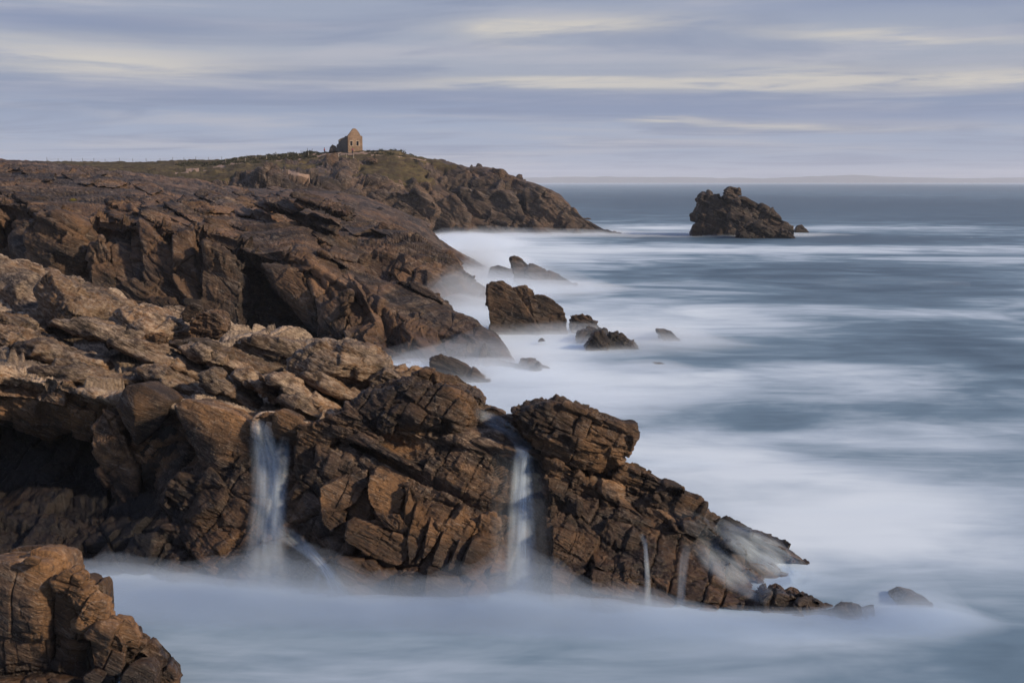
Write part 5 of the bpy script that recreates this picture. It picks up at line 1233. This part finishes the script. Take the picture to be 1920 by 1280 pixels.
for zq in range(9):          # corner quoins
    for xq, side in ((0, -1), (4.1, 1)):
        qb = bmesh.new(); w_ = .34 if zq % 2 else .5
        a = (xq - .04, -.035, zq * .5 + .02) if side < 0 else (xq - w_, -.035, zq * .5 + .02)
        b = (xq + w_, .3, zq * .5 + .47) if side < 0 else (xq + .04, .3, zq * .5 + .47)
        bxx(qb, a, b); bmesh.ops.recalc_face_normals(qb, faces=qb.faces)
        bm_obj('quoin_stone', qb, M_PLASTER, gable)
def side_place(off):
    return lambda x, y, z: hw_(off + y * 1., x, z)
jag = lambda pts, amp, seed: [(x + 0, z + random.Random(seed + i).uniform(-amp, amp)) for i, (x, z) in enumerate(pts)]
bm_obj('side_wall', wall_bm(jag([(.55, 4.7), (1.4, 4.5), (2.2, 4.55), (3., 4.1), (3.8, 4.2), (4.6, 3.9), (5.5, 3.95), (6., 3.3), (7., 3.4), (7.6, 2.6), (8.4, 2.7), (9., 2.4)], .18, 3), [], .55, side_place(.02)), M_RUBBLE, house)
bm_obj('side_wall', wall_bm(jag([(.55, 4.4), (2.2, 4.3), (3., 4.1), (4.6, 4.2), (6., 4.2), (7.6, 4.1), (9., 3.9)], .18, 13), [], .55, side_place(3.5)), M_RUBBLE, house)
bm_obj('back_wall', wall_bm(jag([(.58, 3.6), (1.2, 4.1), (2., 4.5), (2.6, 4.4), (3.49, 4.2)], .15, 23), [], .55, lambda x, y, z: hw_(x, 8.4 + y, z)), M_RUBBLE, house)
farr('rock_block', [(614, 285), (617, 276), (622, 271), (628, 271), (632, 277), (633, 286)], 313.5, 3, parent=house, mat=M_RUBBLE, size=[1, 1, .5], seed=651, k=16, sub=5, lump=.25, lscale=2, fine=.08, fs=.5, lam=.04, chip=.4, off=.1, crack=.08, warp=.1).name = 'rubble_heap'
for k in range(6):
    r_ = random.Random(400 + k); x_, y_ = r_.uniform(-6.5, 5.5), r_.uniform(-2.5, .5)
    gx_, gy_, _ = hw_(x_, y_, 0); sz = r_.uniform(.18, .42)
    V, F_ = ico(3); P_ = V * np.array([sz, sz * .8, sz * .6]); P3, _, _ = rockify(P_ + k * 7., V, frame(20), None, lump=.06, lscale=.4, lam=0, fine=.03, fs=.2, chip=.25, seed=660 + k)
    P3 = P3 - k * 7. + np.array([gx_, gy_, ground_z(gx_, gy_) + sz * .25])
    tag(mesh_np('fallen_stone', P3, F_, M_RUBBLE), 'loose grey stone fallen on the ground by the ruined house', 'stone', 'stones scattered before the ruined house')

# people: one continuous body each
def flat_mat(name, c, r=.85):
    m, t, out = new_mat(name)
    n = t.noise(t.add('ShaderNodeNewGeometry').outputs['Position'], 6., 3)
    p = t.add('ShaderNodeBsdfPrincipled', ins={'Base Color': t.mix(n, c, tuple(x * .75 for x in c)), 'Roughness': r}); t.l.new(p.outputs[0], out.inputs[0]); return m
M_SKIN, M_HAIR, M_TROUS = flat_mat('skin', (.42, .26, .19)), flat_mat('hair', (.03, .022, .018)), flat_mat('dark_trousers', (.025, .03, .045))
M_RED, M_PINK = flat_mat('red_jacket', (.42, .015, .018)), flat_mat('pink_jacket', (.42, .10, .14))
def skin(name, verts, edges, radii, mat, parent, rootv=0):
    me = bpy.data.meshes.new(name); me.from_pydata(verts, edges, []); o = bpy.data.objects.new(name, me); col.objects.link(o)
    sk_ = o.modifiers.new('skin', 'SKIN'); sk_.use_smooth_shade = True
    for i, r in enumerate(radii): me.skin_vertices[0].data[i].radius = (r, r)
    me.skin_vertices[0].data[rootv].use_root = True
    o.modifiers.new('sub', 'SUBSURF').levels = 2; o.modifiers['sub'].render_levels = 2
    me.materials.append(mat); o.parent = parent
    return o
def person(label, px, D, rz, jacket, bend=0.):
    D = min(cast(px, 289.) or D, 318.)
    x = float(at(px, 285, D)[0]); root = tag(empty('person', (x, D, ground_z(x, D) - .02)), label, 'person', None)
    root.rotation_euler = (0, 0, rz)
    v = [(0, 0, .93), (0, .01, 1.15), (0, .0, 1.38), (0, -.01, 1.50), (0, -.03, 1.60), (0, -.045, 1.70),
         (.10, 0, .90), (.11, -.02, .50), (.11, .02, .10), (.11, -.12, .05), (-.10, 0, .90), (-.11, .01, .50), (-.11, .05, .10), (-.11, -.10, .05),
         (.19, .01, 1.40), (.25, .03, 1.14), (.17, -.20, 1.12), (.11, -.28, 1.17), (-.19, .01, 1.40), (-.25, .03, 1.14), (-.17, -.20, 1.10), (-.10, -.28, 1.16)]
    e = [(0, 1), (1, 2), (2, 3), (3, 4), (4, 5), (0, 6), (6, 7), (7, 8), (8, 9), (0, 10), (10, 11), (11, 12), (12, 13), (2, 14), (14, 15), (15, 16), (16, 17), (2, 18), (18, 19), (19, 20), (20, 21)]
    r = [.13, .12, .13, .055, .085, .08, .09, .062, .045, .04, .09, .062, .045, .04, .06, .047, .038, .035, .06, .047, .038, .035]
    b = skin('body', v, e, r, M_SKIN, root)
    jv = [(0, 0, .84), (0, .01, 1.15), (0, 0, 1.38), (0, -.005, 1.46), (.20, .01, 1.40), (.26, .03, 1.14), (.175, -.20, 1.12), (-.20, .01, 1.40), (-.26, .03, 1.14), (-.175, -.20, 1.10)]
    skin('jacket', jv, [(0, 1), (1, 2), (2, 3), (2, 4), (4, 5), (5, 6), (2, 7), (7, 8), (8, 9)], [.175, .16, .165, .09, .08, .066, .058, .08, .066, .058], jacket, root)
    skin('trousers', [(0, 0, .93), (.10, 0, .88), (.11, -.02, .50), (.11, .02, .09), (-.10, 0, .88), (-.11, .01, .50), (-.11, .05, .09)], [(0, 1), (1, 2), (2, 3), (0, 4), (4, 5), (5, 6)], [.14, .105, .08, .065, .105, .08, .065], M_TROUS, root)
    V, F_ = ico(3); H = V * np.array([.098, .11, .10]) + np.array([0, -.02, 1.70]); H = H[:, :]
    hb = mesh_np('hair', H, F_, M_HAIR); hb.parent = root
    for sx in (-1, 1):
        V, F_ = ico(2); eb = mesh_np('eye', V * .014 + np.array([sx * .034, -.128, 1.675]), F_, M_HAIR); eb.parent = root
    nb = mesh_np('nose', ico(2)[0] * np.array([.016, .026, .024]) + np.array([0, -.135, 1.645]), ico(2)[1], M_SKIN); nb.parent = root
    return root
person('person in a red jacket standing left of the ruined house on the skyline', 608.5, 311.5, math.radians(-70), M_RED)
person('person in a pink jacket standing against the gable under its left window', 661, 311.2, math.radians(150), M_PINK)

# fences along the skyline path
M_POST, M_PALE, M_WIRE = flat_mat('grey_post_wood', (.10, .09, .08)), flat_mat('pale_post_wood', (.42, .38, .32)), flat_mat('fence_wire', (.12, .12, .12), .5)
def fence(label, pts, mat, h, rad, wires=(.45, .8)):
    P0 = []
    for px, D in pts:
        x = float(at(px, 300, D)[0]); P0.append((x, D, ground_z(x, D)))
    root = tag(empty('fence', P0[0]), label, 'fence')
    for k, p_ in enumerate(P0):
        r_ = random.Random(k + int(p_[0] * 10)); bm = bmesh.new(); hh_ = h * r_.uniform(.85, 1.15); lx, ly = r_.uniform(-.07, .07), r_.uniform(-.07, .07)
        bmesh.ops.create_cone(bm, segments=8, cap_ends=True, radius1=rad, radius2=rad * .82, depth=hh_ + .3)
        for v_ in bm.verts:
            v_.co.x += v_.co.z * lx; v_.co.y += v_.co.z * ly
            v_.co += Vector((p_[0], p_[1], p_[2] + (hh_ - .3) / 2))
        bm_obj('post', bm, mat, root)
    for (a, b) in zip(P0[:-1], P0[1:]):
        for wz in wires:
            bm = bmesh.new(); va = Vector((a[0], a[1], a[2] + h * wz)); vb = Vector((b[0], b[1], b[2] + h * wz)); dv = vb - va
            bmesh.ops.create_cone(bm, segments=4, radius1=.012, radius2=.012, depth=dv.length)
            rot = dv.to_track_quat('Z', 'Y').to_matrix().to_4x4(); rot.translation = (va + vb) / 2
            bm.transform(rot); bm_obj('wire', bm, M_WIRE, root)
    return root
fence('long sparse fence of grey posts along the grassy skyline at left', [(p, 338) for p in (88, 109, 134, 155, 176, 197, 224, 249, 274, 300, 324, 345, 367, 391, 416)], M_POST, 1.05, .06)
fence('row of pale short posts with wires following the path up to the house', [(423, 316), (446, 315), (460, 314.5), (480, 314), (500, 313.6), (519, 313), (540, 312.6), (560, 312), (579, 311)], M_PALE, 1.0, .08)
fence('few pale posts on the turf just below the ruined house', [(632, 306), (634.5, 306), (650, 304), (663, 303)], M_PALE, 1.0, .08)
fence('dark leaning posts on the skyline left of the person in red', [(565, 319), (577, 319), (586, 319)], M_POST, 1.1, .06)

# low gorse and heather along the crest
def scrub():
    rng = np.random.default_rng(4); Vs = []; Fs = []; base_ = 0
    tri = np.array([[0, 1, 2]])
    for k in range(260):
        px = rng.uniform(330, 780); px = px - 90 if 592 < px < 690 else px; D = rng.uniform(306, 324); x = float(at(px, 300, D)[0]); z = ground_z(x, D); rr = rng.uniform(.4, 1.1)
        n = 46; c = rng.normal(size=(n, 3)); c /= np.linalg.norm(c, axis=1, keepdims=True); c *= rng.uniform(.4, 1, (n, 1)) * np.array([rr, rr, rr * .55]); c[:, 2] = np.abs(c[:, 2])
        c += np.array([x, D, z]); t3 = rng.normal(size=(n, 3, 3)) * .16; V_ = (c[:, None] + t3).reshape(-1, 3)
        Vs.append(V_); Fs.append(np.arange(n * 3).reshape(-1, 3) + base_); base_ += n * 3
    return mesh_np('undergrowth', np.concatenate(Vs), np.concatenate(Fs), flat_mat('gorse', (.040, .042, .018), .95), None, False)
tag(scrub(), 'dark low gorse and heather along the crest of the headland', kind='stuff')
bx_, by_ = 0, 0
g_ = cast(137, 376)
if g_:
    rng = np.random.default_rng(9); n = 260; c = rng.normal(size=(n, 3)); c /= np.linalg.norm(c, axis=1, keepdims=True); c *= rng.uniform(.5, 1, (n, 1)) * np.array([.32, .32, .22])
    c += at(137, 377, g_ - .2); V_ = (c[:, None] + rng.normal(size=(n, 3, 3)) * .05).reshape(-1, 3)
    tag(mesh_np('gorse_bush', V_, np.arange(n * 3).reshape(-1, 3), flat_mat('gorse_flower', (.20, .17, .02), .9), None, False), 'small yellow green bush growing on the cave cliff at left', 'bush')

# ================================================================== the air
hz_m, t, out = new_mat('haze')
vp = t.add('ShaderNodeVolumePrincipled'); vp.inputs['Color'].default_value = (.88, .92, 1., 1); vp.inputs['Density'].default_value = 1.05e-4; vp.inputs['Anisotropy'].default_value = 0.
t.l.new(vp.outputs[0], out.inputs['Volume'])
try: hz_m.cycles.homogeneous_volume = True
except Exception: pass
bm = bmesh.new(); bmesh.ops.create_cube(bm, size=1.)
bmesh.ops.scale(bm, vec=(27000, 27000, 140), verts=bm.verts); bmesh.ops.translate(bm, vec=(0, 0, 66), verts=bm.verts)
hz_o = bm_obj('haze', bm, hz_m); tag(hz_o, 'thin blue haze over the bay', kind='stuff')
